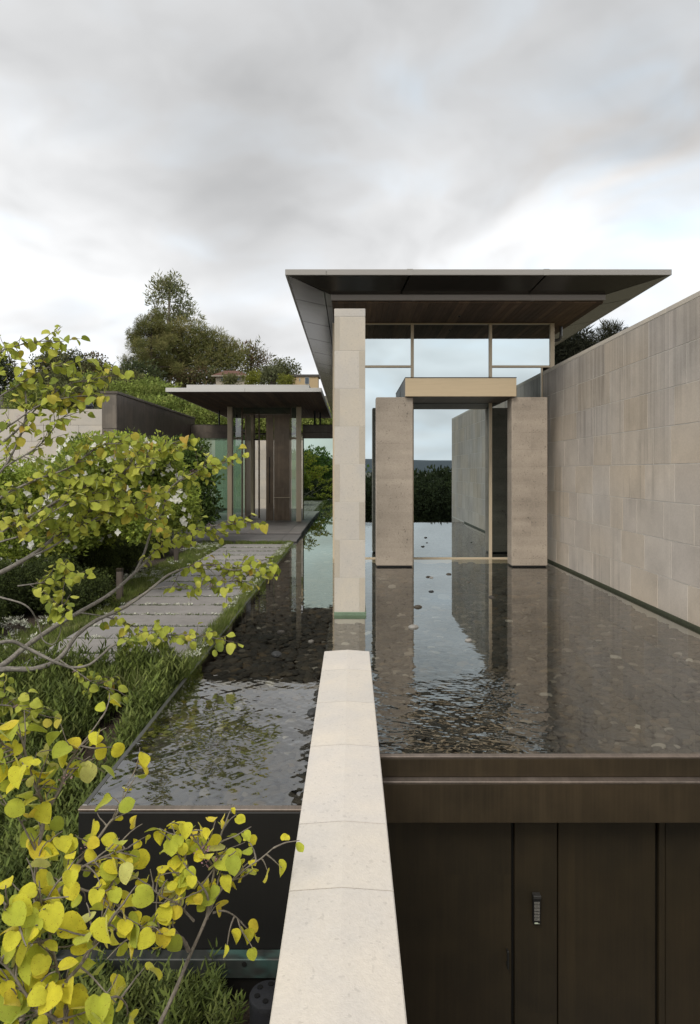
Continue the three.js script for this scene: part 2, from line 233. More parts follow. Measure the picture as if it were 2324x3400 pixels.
{
  const lw = (-0.05 - POOL.lx) * S, lh = 9.4 * S, rw = (POOL.rx + 0.05) * S, rh = (POOL.gz - POOL.z1) * S;
  const gust = (x, z, s) => 0.35 + 1.1 * fbm3(x * 1.6, z * 1.1, 3, 3, s);
  const left = rippleTex(640, 1500, lw, lh, (x, z) => { const Z = z / S; return (0.02 + 0.62 * step(3.0, 1.9, Z + 0.8 * (noise3(x * 2, z * 2, 2, 9) - 0.5)) * gust(x, z, 11) + 0.10 * step(6, 4.4, Z) + 0.06 * step(5, 8, Z)) * 1.0; }, 5);
  const right = rippleTex(1100, 1700, rw, rh, (x, z) => { const X = x / S - 0.05, Z = z / S, n = noise3(x * 1.7, z * 1.4, 3, 19) - 0.5; return 0.022 + 1.15 * step(2.3, 1.2, X + n * 1.3 + Z * 0.12) * step(2.6, 1.3, Z + n * 1.2) * gust(x, z, 12) + 0.16 * step(2.6, 1.2, X) * step(6, 2.2, Z); }, 6);
  const w1 = sheet(scene, 'water', POOL.lx, -0.05, POOL.z0 + 0.01, POOL.z0 + 9.4, 0, waterMat(left)), w2 = sheet(scene, 'water', -0.05, POOL.rx, POOL.z1 + 0.01, POOL.gz, 0, waterMat(right)), w3 = sheet(scene, 'water', POOL.lx, -0.05, POOL.z0 + 9.4, 40, 0, waterMat(null));
  w1.userData = { kind: 'structure', label: 'rippled water in the left arm of the reflecting pool' }; w2.userData = { kind: 'structure', label: 'water in front of the glass pavilion' }; w3.userData = { kind: 'structure', label: 'calm water beside the entry landing' };
}
const BED = -0.17;
const poolBed = structure('pool_bed', 'pool bed covered with dark rounded pebbles', W(1.6, BED, 11));
{
  const bedMat = std({ color: rgbL(0.028, 0.026, 0.023), roughness: 0.9 });
  box(poolBed, 'bed_slab', POOL.lx + 0.02, -0.05, BED - 0.25, BED - 0.05, POOL.z0 + 0.03, 40, bedMat); box(poolBed, 'bed_slab', -0.05, POOL.rx + 0.1, BED - 0.25, BED - 0.05, POOL.z1 + 0.02, POOL.gz + 0.2, bedMat);
  const g0 = new THREE.IcosahedronGeometry(1, 2), geos = [0, 1, 2, 3].map((s) => { const g = g0.clone(), p = g.attributes.position; for (let i = 0; i < p.count; i++) { const x = p.getX(i), y = p.getY(i), z = p.getZ(i), k = 0.85 + 0.35 * noise3(x * 1.3 + 9, y * 1.3 + 9, z * 1.3 + s * 5, 170); p.setXYZ(i, x * k, y * k, z * k); } g.computeVertexNormals(); return g; });
  const r = rng(99), list = [];
  const lay = (x0, x1, z0, z1, pitch) => { for (let z = z0; z < z1; z += pitch * 0.72) for (let x = x0; x < x1; x += pitch) list.push([x + (r() - 0.5) * pitch, z + (r() - 0.5) * pitch * 0.8, pitch]); };
  lay(POOL.lx + 0.09, -0.38, POOL.z0 + 0.14, 8, 0.08); lay(POOL.lx + 0.09, -0.05, 8, 15, 0.09); lay(POOL.lx + 0.06, -0.05, 15, 26, 0.2);
  lay(0.29, POOL.rx - 0.06, POOL.z1 + 0.13, 8, 0.08); lay(-0.05, POOL.rx - 0.06, 8, 13, 0.09); lay(-0.05, POOL.rx - 0.02, 13, POOL.gz - 0.1, 0.17);
  const tones = [[0.030, 0.027, 0.022], [0.016, 0.015, 0.0135], [0.048, 0.040, 0.031], [0.024, 0.025, 0.025], [0.062, 0.050, 0.035], [0.034, 0.029, 0.024], [0.13, 0.118, 0.10], [0.078, 0.056, 0.033], [0.26, 0.245, 0.22]];
  const mats = tones.map((t) => std({ color: rgbL(...t), roughness: 0.6 })), pick = () => { const q = r(); return q < 0.24 ? 0 : q < 0.45 ? 1 : q < 0.6 ? 2 : q < 0.76 ? 3 : q < 0.86 ? 5 : q < 0.93 ? 4 : q < 0.967 ? 7 : q < 0.992 ? 6 : 8; };
  const items = list.map(([x, z, p]) => { const a = p * (0.42 + 0.34 * r() * (0.6 + r())), at = W(x, BED + 0.01 + r() * 0.025, z), e = new THREE.Euler((r() - 0.5) * 0.35, r() * 6.28, (r() - 0.5) * 0.35);
    return { x, z, at, m: new THREE.Matrix4().compose(at, new THREE.Quaternion().setFromEuler(e), new THREE.Vector3(a * S * (1.0 + 0.35 * r()), a * S * 0.42, a * S * 0.85)), t: pick(), g: Math.floor(r() * 4), size: a / z }; });
  // a few stones that stand out of the shallow water
  const out = [[-1.02, 9.9], [-0.55, 9.35], [-0.95, 8.7], [0.93, 10.2], [1.15, 11.7], [2.6, 12.6], [3.9, 14.2], [-0.36, 6.6], [1.75, 14.9], [2.2, 15.4], [1.7, 15.0], [2.45, 14.3], [1.55, 13.2], [1.62, 9.4]];
  const mu = [[2, 6, 3, 8, 4][0], 6, 3, 8, 4];
  out.forEach(([x, z], i) => { const a = (0.06 + 0.05 * r()) * S * (z > 12 ? 0.5 : 0.6), at = W(x, 0.0, z); const m = put(poolBed, 'wet_stone', geos[i % 4], mats[mu[i % 5]], at); m.scale.set(a * 1.2, a * 0.6, a); m.rotation.y = i; });
  const seen = items.filter((q) => Math.abs(q.at.x / q.at.z) * F < 780 && !(q.x < 0.25 && q.x > -0.35 && q.z < 8)).sort((a, b) => b.size - a.size), near = new Set(seen.slice(0, 285));
  for (const q of near) { const m = put(poolBed, 'pebble', geos[q.g], mats[q.t], q.at); const d = new THREE.Vector3(); q.m.decompose(d, m.quaternion, m.scale); }
  for (let k = 0; k < 4; k++) { const part = items.filter((q) => !near.has(q) && q.g === k), im = put(poolBed, 'pebbles', geos[k], std({ roughness: 0.6 }), new THREE.Vector3(), { instances: part.length, stuff: true }), b = wpos.get(poolBed).clone().negate();
    im.position.set(0, 0, 0); const T = new THREE.Matrix4().makeTranslation(b.x, b.y, b.z), c = new THREE.Color(); part.forEach((q, i) => { im.setMatrixAt(i, new THREE.Matrix4().multiplyMatrices(T, q.m)); im.setColorAt(i, c.setRGB(...tones[q.t]).multiplyScalar(0.75 + 0.5 * r())); }); }
}
{ // black metal basin of the left arm, with its drain channel
  const b = thing('pool_basin', 'black metal wall of the raised pool beside the garden', 'pool wall', W(-1.05, -1.2, 4.7));
  box(b, 'front_panel', POOL.lx - 0.03, -0.315, -0.96, -0.015, 4.70, 4.755, M.poolBlack); box(b, 'rim', POOL.lx - 0.035, -0.315, -0.012, 0.004, 4.705, 4.765, M.lipBronze, { c: 0.002 });
  box(b, 'side_panel', POOL.lx - 0.035, POOL.lx - 0.002, -1.3, -0.015, 4.76, 23, M.poolBlack); box(b, 'side_rim', POOL.lx - 0.03, POOL.lx + 0.006, -0.012, 0.004, 4.77, 23, M.steel, { c: 0.002 });
  box(b, 'drain_channel', POOL.lx - 0.2, -0.315, -1.085, -0.955, 4.60, 4.70, M.verdigris); box(b, 'channel_foot', POOL.lx - 0.2, -0.315, -1.35, -1.09, 4.63, 4.70, M.poolBlack);
  const h = put(b, 'drain_hole', new THREE.CylinderGeometry(0.012, 0.012, 0.004, 14).rotateX(Math.PI / 2), M.black, W(-0.72, -0.985, 4.597)); h.rotation.z = 0.2;
}
{ // low wall with pitched coping running to the camera
  const w = thing('coping_wall', 'low pale limestone wall with a pitched coping between the two pools', 'wall', W(-0.05, -2.9, 3));
  box(w, 'wall_core', -0.285, 0.185, -2.95, 0.13, -1.2, 7.86, limestones[2]);
  const joints = [7.896, 7.13, 6.137, 5.168, 4.036, 3.393, 2.35, 1.5, 0.6, -1.2];
  for (let i = 0; i + 1 < joints.length; i++) { const a = joints[i] - 0.004, b = joints[i + 1] + 0.004, x0 = -0.309, x1 = 0.212, xm = -0.045, yb = 0.135, ye = 0.25, yr = 0.268;
    const sec = [[x0, yb], [x1, yb], [x1, ye - 0.006], [x1 - 0.006, ye], [xm, yr], [x0 + 0.006, ye], [x0, ye - 0.006]], n = sec.length, c = [...sec.map(([x, y]) => [x, y, a]), ...sec.map(([x, y]) => [x, y, b])];
    const faces = [sec.map((_, k) => k), sec.map((_, k) => 2 * n - 1 - k)]; for (let k = 0; k < n; k++) faces.push([k, k + n, (k + 1) % n + n, (k + 1) % n].reverse());
    poly(w, 'coping_stone', c, faces, copingStone[i % 3]); }
  box(w, 'joint_bed', -0.30, 0.203, 0.13, 0.242, -1.15, 7.85, std({ color: rgbL(0.5, 0.48, 0.44), roughness: 0.95 }), { c: 0.001 });
}
{ // free-standing limestone pier in the pool
  const p = thing('stone_pier', 'tall pale limestone pier standing in the pool', 'pier', W(-0.02, BED, 11.3));
  const x0 = -0.27, x1 = 0.228, z0 = 11.02, z1 = 11.62, C = 0.611;
  box(p, 'pier_core', x0 + 0.006, x1 - 0.006, BED - 0.1, 4.93, z0 + 0.003, z1 - 0.008, mortar);
  box(p, 'algae_band', x0 - 0.006, x1 + 0.016, -0.05, 0.055, z0 - 0.012, z1 + 0.01, M.algaePale);
  const split = [0.80, 0.18], br = rng(4);
  for (let i = 0; i < 8; i++) { const y0 = i === 0 ? 0.06 : i * C, y1 = (i + 1) * C - 0.008 - (i === 7 ? 0.06 : 0), xs = lerp(x0, x1, split[i % 2]);
    const a = (i % 2 === 0) ? [0, 4] : [4, 1];
    box(p, 'stone_block', x0, xs - 0.002, y0, y1 + 0.003, z0, z1, limestones[i % 2 ? 4 : (br() < 0.5 ? 0 : 1)], { c: 0.0015 }); box(p, 'stone_block', xs + 0.002, x1, y0, y1 + 0.003, z0, z1, limestones[i % 2 ? (br() < 0.5 ? 0 : 3) : 4], { c: 0.0015 }); }
  box(p, 'cap_stone', x0 - 0.002, x1 + 0.002, 8 * C - 0.06, 4.955, z0 - 0.002, z1, limestones[0]);
}
{ // long stained boundary wall on the right
  const w = thing('boundary_wall', 'long limestone wall streaked with rain stains rising from the pool', 'wall', W(5.3, -3, 12));
  const X = 5.1, C = 0.611, Z0 = 1.8, Z1 = 24, r = rng(12);
  box(w, 'wall_core', X + 0.004, X + 0.46, -3, 4.90, Z0 + 0.01, Z1 - 0.01, mortar, { c: 0.002 });
  box(w, 'algae_band', X - 0.018, X + 0.2, -0.06, 0.05, POOL.z1 + 0.05, POOL.gz, M.algae);
  for (let i = -5; i < 8; i++) { let z = Z0; const y0 = i * C + 0.006 + (i === 0 ? 0.045 : 0), y1 = (i + 1) * C - 0.006;
    if (i < 0) { while (z < 5.5) { const e = Math.min(5.6, z + 1.4); box(w, 'stone_block', X, X + 0.14, y0, y1, z + 0.003, e - 0.003, wallStone[1], { fixed: true }); z = e; } continue; }
    let k = 0; const cuts = []; for (let q = Z0 + 0.55 + (i % 2) * 0.5; q < Z1 - 0.4; q += r() < 0.22 ? 0.62 : 0.93 + r() * 0.16) cuts.push(q);
    for (const e of [...cuts.sort((a, b) => a - b), Z1]) { if (e - z < 0.25) continue; box(w, 'stone_block', X - (k % 3) * 0.0008, X + 0.14, y0, y1, z + 0.008, e - 0.008, wallStone[Math.floor(r() * 7)], { fixed: true, c: 0.0015 }); z = e; k++; } }
  for (let z = Z0; z < Z1; z += 1.85) box(w, 'coping_slab', X - 0.005, X + 0.47, 8 * C + 0.004, 8 * C + 0.085, z, Math.min(Z1, z + 1.845), limestones[3]);
}

// ---------------------------------------------------------------- bronze service wall under the pool edge
{
  const s = thing('service_wall', 'dark bronze service wall with plain doors below the pool edge', 'wall', W(2.7, -2.9, 5.7));
  const x0 = 0.2, x1 = 5.08;
  box(s, 'pool_fascia', x0, x1, -0.165, -0.012, 5.575, 5.62, M.panelBronze); box(s, 'pool_lip', x0, x1, -0.011, 0.006, 5.572, 5.632, M.lipBronze, { c: 0.002 });
  box(s, 'ledge', x0, x1, -0.185, -0.167, 5.50, 5.60, M.lipBronze, { c: 0.003 }); box(s, 'lintel_panel', x0, x1, -0.505, -0.187, 5.505, 5.56, M.panelBronze); box(s, 'backing', x0, x1, -2.9, -0.2, 5.76, 5.84, M.black);
  const k = 5.72 / F, X = (p) => (p - VX) * k, top = -0.50;
  const cols = [[870, 1161, 5.72, 'door'], [1167, 1263, 5.70, 'post_panel'], [1267, 1488, 5.72, 'door'], [1492, 1506, 5.69, 'post'], [1510, 1760, 5.72, 'door'], [1764, 1860, 5.70, 'post_panel'], [1864, 2090, 5.72, 'door']];
  const made = cols.map(([a, b, z, n]) => box(s, n, Math.max(x0, X(a)), Math.min(x1, X(b)), -2.89, top, z, z + 0.05, M.darkBronze, { c: 0.003 }));
  const d = made[0], px = (1150 - VX) * k; box(d, 'pull_handle', px - 0.008, px + 0.008, -1.80, -1.65, 5.66, 5.685, M.black, { c: 0.003 }); for (const y of [-1.68, -1.785]) box(d, 'handle_mount', px - 0.006, px + 0.006, y, y + 0.015, 5.683, 5.722, M.black, { c: 0.001 });
}
{ // keypad
  const k = 5.69 / F, cx = (1216.3 - VX) * k, y = (p) => EYE - (p - VY) * k, hw = 0.031;
  const q = thing('keypad', 'small black door keypad with two columns of square keys', 'keypad', W(cx, y(2092), 5.68));
  box(q, 'housing', cx - hw, cx + hw, y(2092), y(2026), 5.655, 5.698, std({ color: rgbL(0.012, 0.012, 0.013), roughness: 0.35 }), { c: 0.004 });
  box(q, 'rain_hood', cx - hw - 0.001, cx + hw + 0.001, y(2033), y(2025.5), 5.640, 5.697, std({ color: rgbL(0.03, 0.028, 0.026), roughness: 0.5 }), { c: 0.002 });
  const chars = ['1', '2', '3', '4', '5', '6', '7', '8', '9', '0', '*', '#'];
  chars.forEach((ch, i) => {
    const c = document.createElement('canvas'); c.width = c.height = 64; const g = c.getContext('2d'); g.fillStyle = '#0a0a0a'; g.fillRect(0, 0, 64, 64); g.strokeStyle = '#a8a49c'; g.lineWidth = 7; g.strokeRect(6, 6, 52, 52); g.fillStyle = '#b8b4ac'; g.font = 'bold 38px sans-serif'; g.textAlign = 'center'; g.textBaseline = 'middle'; g.fillText(ch, 32, 34);
    const t = new THREE.CanvasTexture(c); t.colorSpace = THREE.SRGBColorSpace; const kx = cx + (i % 2 ? 1 : -1) * 0.0118, ky = y(2043.2 + Math.floor(i / 2) * 7.32), sz = 0.0105 * 2 * S;
    const bg = new THREE.BoxGeometry(sz, sz, 0.003); put(q, 'key', bg, [M.black, M.black, M.black, M.black, std({ map: t, roughness: 0.4 }), M.black], W(kx, ky, 5.6535)); });
  box(q, 'maker_label', cx - 0.02, cx + 0.008, y(2090.6), y(2087.6), 5.6535, 5.656, std({ color: rgbL(0.5, 0.55, 0.42), roughness: 0.5 }), { c: 0.0004 });
  box(q, 'maker_label', cx + 0.009, cx + 0.021, y(2090.6), y(2089.4), 5.6535, 5.656, std({ color: rgbL(0.4, 0.44, 0.34), roughness: 0.5 }), { c: 0.0004 });
}

// ---------------------------------------------------------------- glass pavilion
{
  const h = thing('glass_pavilion', 'tall glass pavilion with a wide flat roof standing in the pool', 'building', W(2.4, -0.3, 25));
  const zf = POOL.gz, xl = -0.45, xr = 5.36, top = 6.23, mv = [-0.45, 1.63, 3.71, 5.36], T = 5.11, back = 54;
  // glazing
  const pane = (x0, x1, y0, y1) => box(h, 'window_pane', x0, x1, y0, y1, zf + 0.02, zf + 0.021, glass, { c: 0 });
  pane(-0.41, 1.59, T + 0.03, top); pane(-0.41, 1.59, 0.03, T - 0.03); pane(1.67, 3.67, 0.03, top); pane(3.75, 5.32, T + 0.03, top); pane(3.75, 5.08, 0.03, T - 0.03);
  for (const [x, y0] of [[mv[0], -0.25], [mv[1], 4.585], [mv[1], -0.25], [mv[2], -0.25], [mv[3] - 0.01, 5.0]]) { if (x === mv[1] && y0 < 0) { box(h, 'mullion', x - 0.03, x + 0.03, y0, 4.12, zf - 0.03, zf + 0.09, M.champagne); continue; } const w = x > 5 ? 0.055 : 0.038; box(h, 'mullion', x - w, x + w, y0, top + 0.03, zf - 0.04, zf + 0.09, M.champagne); }
  box(h, 'transom', -0.41, 1.59, T - 0.028, T + 0.028, zf - 0.03, zf + 0.08, M.champagne); box(h, 'transom', 3.75, 5.30, T - 0.028, T + 0.028, zf - 0.03, zf + 0.08, M.champagne); box(h, 'jamb', 5.06, 5.10, 0.03, T - 0.03, zf - 0.02, zf + 0.06, M.champagne);
  box(h, 'sill', -0.49, 5.09, -0.2, 0.026, zf - 0.03, zf + 0.1, M.champagne); box(h, 'head_rail', -0.49, 5.41, top, top + 0.035, zf - 0.025, zf + 0.08, M.champagne);
  // dim interior
  box(h, 'interior_floor', -0.4, 5.23, -0.28, -0.02, zf + 0.11, back, M.interior); box(h, 'rear_wall', -0.4, 5.23, -0.02, 6.25, 32, 32.2, M.interior);
  for (let z = zf + 0.1; z < back - 1; z += 4.4) { box(h, 'side_pane', -0.421, -0.42, 0.03, top, z + 0.06, z + 4.3, glass, { c: 0 }); box(h, 'side_mullion', -0.46, -0.38, -0.2, top + 0.02, z + 4.31, z + 4.39, M.champagne); }
  box(h, 'right_wall', 5.24, 5.35, -0.2, 6.25, zf + 0.12, back, M.interior);
  // roof: core, fascia, bright metal eaves, wood ceiling
  const ox0 = -1.45, ox1 = 7.05, oz0 = 15, ix0 = -0.47, ix1 = 5.93, iz0 = 15.9, yo = 6.64, yi = 6.44, rf = thing; 
  const core = box(h, 'roof', ox0 + 0.06, ox1 - 0.06, 6.69, 6.755, oz0 + 0.06, back, M.black); box(core, 'roof_recess', ix0 + 0.1, ix1 - 0.1, 6.34, 6.685, iz0 + 0.12, back, M.black);
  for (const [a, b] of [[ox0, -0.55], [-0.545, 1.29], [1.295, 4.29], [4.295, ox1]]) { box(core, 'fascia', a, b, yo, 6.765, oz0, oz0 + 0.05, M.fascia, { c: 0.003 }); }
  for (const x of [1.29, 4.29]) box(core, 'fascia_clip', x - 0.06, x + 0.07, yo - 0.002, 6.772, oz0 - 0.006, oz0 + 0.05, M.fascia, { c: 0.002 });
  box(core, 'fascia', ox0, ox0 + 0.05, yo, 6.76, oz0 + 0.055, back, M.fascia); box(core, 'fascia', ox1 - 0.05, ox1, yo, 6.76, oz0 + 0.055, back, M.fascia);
  const e = 0.02, zs = []; for (let z = 17.1; z < back; z += 2.52) zs.push(z);
  const hip = (x0, x1) => [x0, x1];
  { // left and right eaves, split lengthwise in two strips
    const xm = -0.62, ym = lerp(yo, yi, (xm - ox0) / (ix0 - ox0)), zm = lerp(oz0, iz0, (xm - ox0) / (ix0 - ox0));
    let za = null; for (const z of zs) { const a0 = za === null ? oz0 + 0.03 : za + e, am = za === null ? zm + 0.02 : za + e, ai = za === null ? iz0 + 0.02 : za + e;
      plate(core, 'eave_panel', [[ox0 + 0.055, yo, a0], [xm - e / 2, ym, am], [xm - e / 2, ym, z - e], [ox0 + 0.055, yo, z - e]], 0.02, M.eave); plate(core, 'eave_panel', [[xm + e / 2, ym, am], [ix0, yi, ai], [ix0, yi, z - e], [xm + e / 2, ym, z - e]], 0.02, M.eave);
      const r0 = ox1 - 0.055, r1 = ix1 + 0.0; plate(core, 'eave_panel', [[r1, yi, ai], [r0, yo, a0], [r0, yo, z - e], [r1, yi, z - e]], 0.02, M.eave); za = z; }
  }
  const fx = [ox0 + 0.06, 1.29, 4.29, ox1 - 0.06], gx = [ix0, 1.15, 4.1, ix1];
  for (let i = 0; i < 3; i++) plate(core, 'eave_panel', [[fx[i] + e, yo, oz0 + 0.05], [fx[i + 1] - e, yo, oz0 + 0.05], [gx[i + 1] - e, yi, iz0 - 0.02], [gx[i] + e, yi, iz0 - 0.02]], 0.02, M.eave);
  for (const [a, b] of [[ix0, 1.46], [1.465, 4.23], [4.235, ix1]]) box(h, 'gutter_beam', a, b, 6.305, 6.452, iz0, iz0 + 0.09, M.gutter, { c: 0.006 });
  for (const x of [1.46, 4.23]) box(h, 'gutter_clip', x - 0.04, x + 0.045, 6.30, 6.457, iz0 - 0.006, iz0 + 0.085, M.gutter, { c: 0.002 });
  const r = rng(31); for (let x = ix0 + 0.02; x < ix1 - 0.02; x += 0.135) { const b = Math.min(ix1 - 0.02, x + 0.131); box(h, 'ceiling_plank', x, b, 6.27 + (r() < 0.5 ? 0.0015 : 0), 6.31, iz0 + 0.1, zf + 0.6, wood[Math.floor(r() * 5)], { c: 0.002 }); }
  for (let x = ix0 + 0.02; x < -0.47; x += 0.135) break;
  box(h, 'ceiling', ix0 + 0.02, ix1 - 0.02, 6.272, 6.31, zf + 0.61, back, wood[1]);
  const cs = put(h, 'ceiling_sensor', new THREE.SphereGeometry(0.022, 14, 8, 0, 6.29, Math.PI / 2, Math.PI / 2), M.black, W(2.75, 6.268, 17.35));
  put(cs, 'mount_ring', new THREE.CylinderGeometry(0.028, 0.028, 0.006, 16), M.steel, W(2.75, 6.266, 17.35));
  const dp = new THREE.CatmullRomCurve3([W(5.72, 6.42, 18.6), W(5.72, 6.02, 18.6), W(5.70, 5.92, 18.65), W(5.56, 5.9, 18.75), W(5.3, 5.86, 19.1)], false, 'catmullrom', 0.1); put(h, 'rain_pipe', new THREE.TubeGeometry(dp, 30, 0.03, 8), M.steel, new THREE.Vector3());
}
for (const [x0, x1, c, lab] of [[0.607, 1.502, 0, 'rough concrete pillar under the lintel, standing next to the limestone pier'], [3.895, 4.765, 1, 'rough concrete pillar under the lintel, standing next to the stained wall']]) {
  const p = thing('concrete_pillar', lab, 'pillar', W((x0 + x1) / 2, BED, 16.8), 'concrete pillars carrying the lintel');
  box(p, 'shaft', x0, x1, 0.03, 4.12, 16.55, 17.02, concretes[c], { c: 0.01 }); box(p, 'recessed_foot', x0 + 0.03, x1 - 0.03, BED - 0.1, 0.03, 16.59, 16.99, M.black);
}
{
  const l = thing('portal_lintel', 'champagne metal box lintel laid across the two concrete pillars', 'lintel', W(2.64, 4.12, 17.2));
  box(l, 'lintel_face', 1.306, 3.985, 4.128, 4.572, 16.45, 16.49, M.champagneLight, { c: 0.003 }); box(l, 'lintel_side', 1.306, 1.346, 4.128, 4.572, 16.492, 18.13, M.bandBronze); box(l, 'lintel_side', 3.945, 3.985, 4.128, 4.572, 16.492, 18.13, M.bandBronze);
  box(l, 'lintel_top', 1.30, 3.99, 4.574, 4.59, 16.44, 18.13, M.darkBronze, { c: 0.002 }); box(l, 'lintel_soffit', 1.35, 3.94, 4.135, 4.15, 16.492, 18.13, M.bandBronze);
}

// ---------------------------------------------------------------- entry pavilion
const FL = 0.14;
{
  const L = structure('entry_landing', 'dark stone entry landing with two low steps', W(-4, 0, 24));
  const xr = -1.77, r = rng(5);
  box(L, 'landing_core', -6.9, xr - 0.02, -0.3, FL - 0.06, 24.4, 40, M.black);
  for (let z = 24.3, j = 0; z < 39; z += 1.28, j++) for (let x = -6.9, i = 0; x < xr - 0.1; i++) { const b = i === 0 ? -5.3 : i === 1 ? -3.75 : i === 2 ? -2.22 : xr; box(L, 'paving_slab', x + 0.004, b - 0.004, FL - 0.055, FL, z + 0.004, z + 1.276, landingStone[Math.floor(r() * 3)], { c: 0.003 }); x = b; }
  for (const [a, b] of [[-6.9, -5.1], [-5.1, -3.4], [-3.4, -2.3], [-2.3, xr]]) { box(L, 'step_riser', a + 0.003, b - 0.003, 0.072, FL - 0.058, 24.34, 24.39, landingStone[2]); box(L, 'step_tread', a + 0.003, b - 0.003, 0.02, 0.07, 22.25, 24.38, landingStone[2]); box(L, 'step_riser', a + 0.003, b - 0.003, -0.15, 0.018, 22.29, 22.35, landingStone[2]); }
}
{
  const e = thing('entry_pavilion', 'glazed entry pavilion with a bronze pivot door and thin flat roof', 'building', W(-3.5, FL, 28));
  const zp = 29.45, zd = 29.9, soff = 5.10, k = zd / F, X = (p) => (p - VX) * k, Y = (p) => EYE - (p - VY) * k;
  // roof
  const x0 = -6.5, x1 = -1.034, zr = 23.9, zb = 36;
  const rf = box(e, 'roof', x0 + 0.04, x1 - 0.04, soff + 0.045, soff + 0.125, zr + 0.04, zb, M.black);
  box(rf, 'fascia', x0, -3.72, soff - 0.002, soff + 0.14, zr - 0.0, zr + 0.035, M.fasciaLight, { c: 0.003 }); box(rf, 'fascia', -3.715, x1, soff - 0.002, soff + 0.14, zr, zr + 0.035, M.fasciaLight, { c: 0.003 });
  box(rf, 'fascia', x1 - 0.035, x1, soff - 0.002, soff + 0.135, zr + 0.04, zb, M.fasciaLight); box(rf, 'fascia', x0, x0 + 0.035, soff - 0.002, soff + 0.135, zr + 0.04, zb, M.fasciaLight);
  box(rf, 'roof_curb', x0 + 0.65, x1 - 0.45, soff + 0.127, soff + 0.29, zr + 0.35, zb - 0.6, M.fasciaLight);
  { const pos = [], idx = [], uv = []; const a0 = x0 + 0.75, a1 = x1 - 0.6, b0 = zr + 0.5, b1 = zb - 0.8, n = 14; for (let j = 0; j <= n; j++) for (let i = 0; i <= n; i++) { const u = i / n, v = j / n, y = soff + 0.292 + 0.36 * Math.pow(Math.sin(Math.PI * u) * Math.sin(Math.PI * v), 0.8), p = W(lerp(a0, a1, u), y, lerp(b0, b1, v)); pos.push(p.x, p.y, p.z); uv.push(u, v); if (i < n && j < n) { const q = j * (n + 1) + i; idx.push(q, q + 1, q + n + 1, q + 1, q + n + 2, q + n + 1); } }
    const g = new THREE.BufferGeometry(); g.setAttribute('position', new THREE.Float32BufferAttribute(pos, 3)); g.setAttribute('uv', new THREE.Float32BufferAttribute(uv, 2)); g.setIndex(idx); g.computeVertexNormals(); put(rf, 'roof_crown', g, std({ color: rgbL(0.62, 0.62, 0.62), roughness: 0.35, metalness: 0.3 }), new THREE.Vector3()); }
  const r = rng(17); for (let x = x0 + 0.04; x < x1 - 0.05; x += 0.135) box(e, 'ceiling_plank', x, Math.min(x1 - 0.04, x + 0.131), soff + (r() < 0.5 ? 0.0015 : 0), soff + 0.04, zr + 0.045, zb, wood[Math.floor(r() * 5)], { c: 0.002 });
  for (const [px, pz] of [[-5.3, 25.4], [-2.8, 25.4], [-2.65, 27.1], [-5.2, 27.1]]) put(e, 'downlight', new THREE.CylinderGeometry(0.045, 0.045, 0.012, 16), M.black, W(px, soff, pz));
  // posts
  for (const [a, b] of [[516, 526.5], [672.4, 683.8]]) { const kk = zp / F; box(e, 'post', (a - VX) * kk, (b - VX) * kk, FL, soff, zp, zp + 0.16, M.champagne, { c: 0.006 }); }
  for (const [a, z] of [[571.5, 33], [646, 33]]) { const kk = z / F; box(e, 'post', (a - VX) * kk - 0.09, (a - VX) * kk + 0.09, FL, soff, z, z + 0.15, M.champagne, { c: 0.006 }); }
  // pivot door
  const yh = Y(941.5), d = box(e, 'pivot_door', X(622), X(658), Y(1129) + 0.012, yh, zd, zd + 0.08, M.doorBronze);
  box(d, 'kick_panel', X(622), X(658), FL + 0.01, Y(1129) - 0.012, zd, zd + 0.08, M.doorBronze); box(d, 'door_rail', X(621.5), X(658.5), Y(1129) - 0.011, Y(1129) + 0.011, zd - 0.012, zd + 0.07, M.champagne, { c: 0.002 });
  box(d, 'lock_stile', X(604), X(621), FL + 0.01, yh, zd, zd + 0.08, M.doorBronze); box(d, 'long_pull', X(611.5), X(613), Y(1142), Y(1037), zd - 0.09, zd - 0.06, M.black); for (const q of [1050, 1128]) box(d, 'pull_mount', X(611.6), X(612.9), Y(q + 1), Y(q), zd - 0.06, zd + 0.0, M.black, { c: 0.001 });
  // frames and panes of the front
  const fr = (a, b, y0, y1) => box(e, 'frame', X(a), X(b), y0, y1, zd - 0.02, zd + 0.1, M.doorBronze), pn = (a, b, y0, y1, m = clearGlass) => box(e, 'window_pane', X(a), X(b), y0, y1, zd + 0.03, zd + 0.031, m, { c: 0 });
  fr(659, 661, FL, soff); fr(548, 551, FL, soff); fr(527, 529, FL, soff); fr(552, 658.5, yh + 0.01, yh + 0.05); fr(661.5, 672, Y(996), Y(993)); fr(529.5, 547.5, Y(996), Y(993));
  pn(662, 672, FL, Y(997)); pn(662, 672, Y(992), soff); pn(530, 547, FL, Y(997)); pn(530, 547, Y(992), soff); pn(552, 658, yh + 0.055, soff);
  // the glazed lobby behind: an open leaf and inner frames
  box(e, 'open_leaf', X(556) - 0.02, X(556) + 0.04, FL + 0.01, yh, zd + 0.1, zd + 1.5, M.doorBronze); for (const [a, z] of [[577, 32.4], [588, 31.8]]) box(e, 'inner_frame', (a - VX) * z / F - 0.035, (a - VX) * z / F + 0.035, FL, soff, z, z + 0.1, M.doorBronze);
  box(e, 'inner_rail', (577 - VX) * 32 / F, (588 - VX) * 31.85 / F, 3.75, 3.82, 31.85, 31.95, M.black);
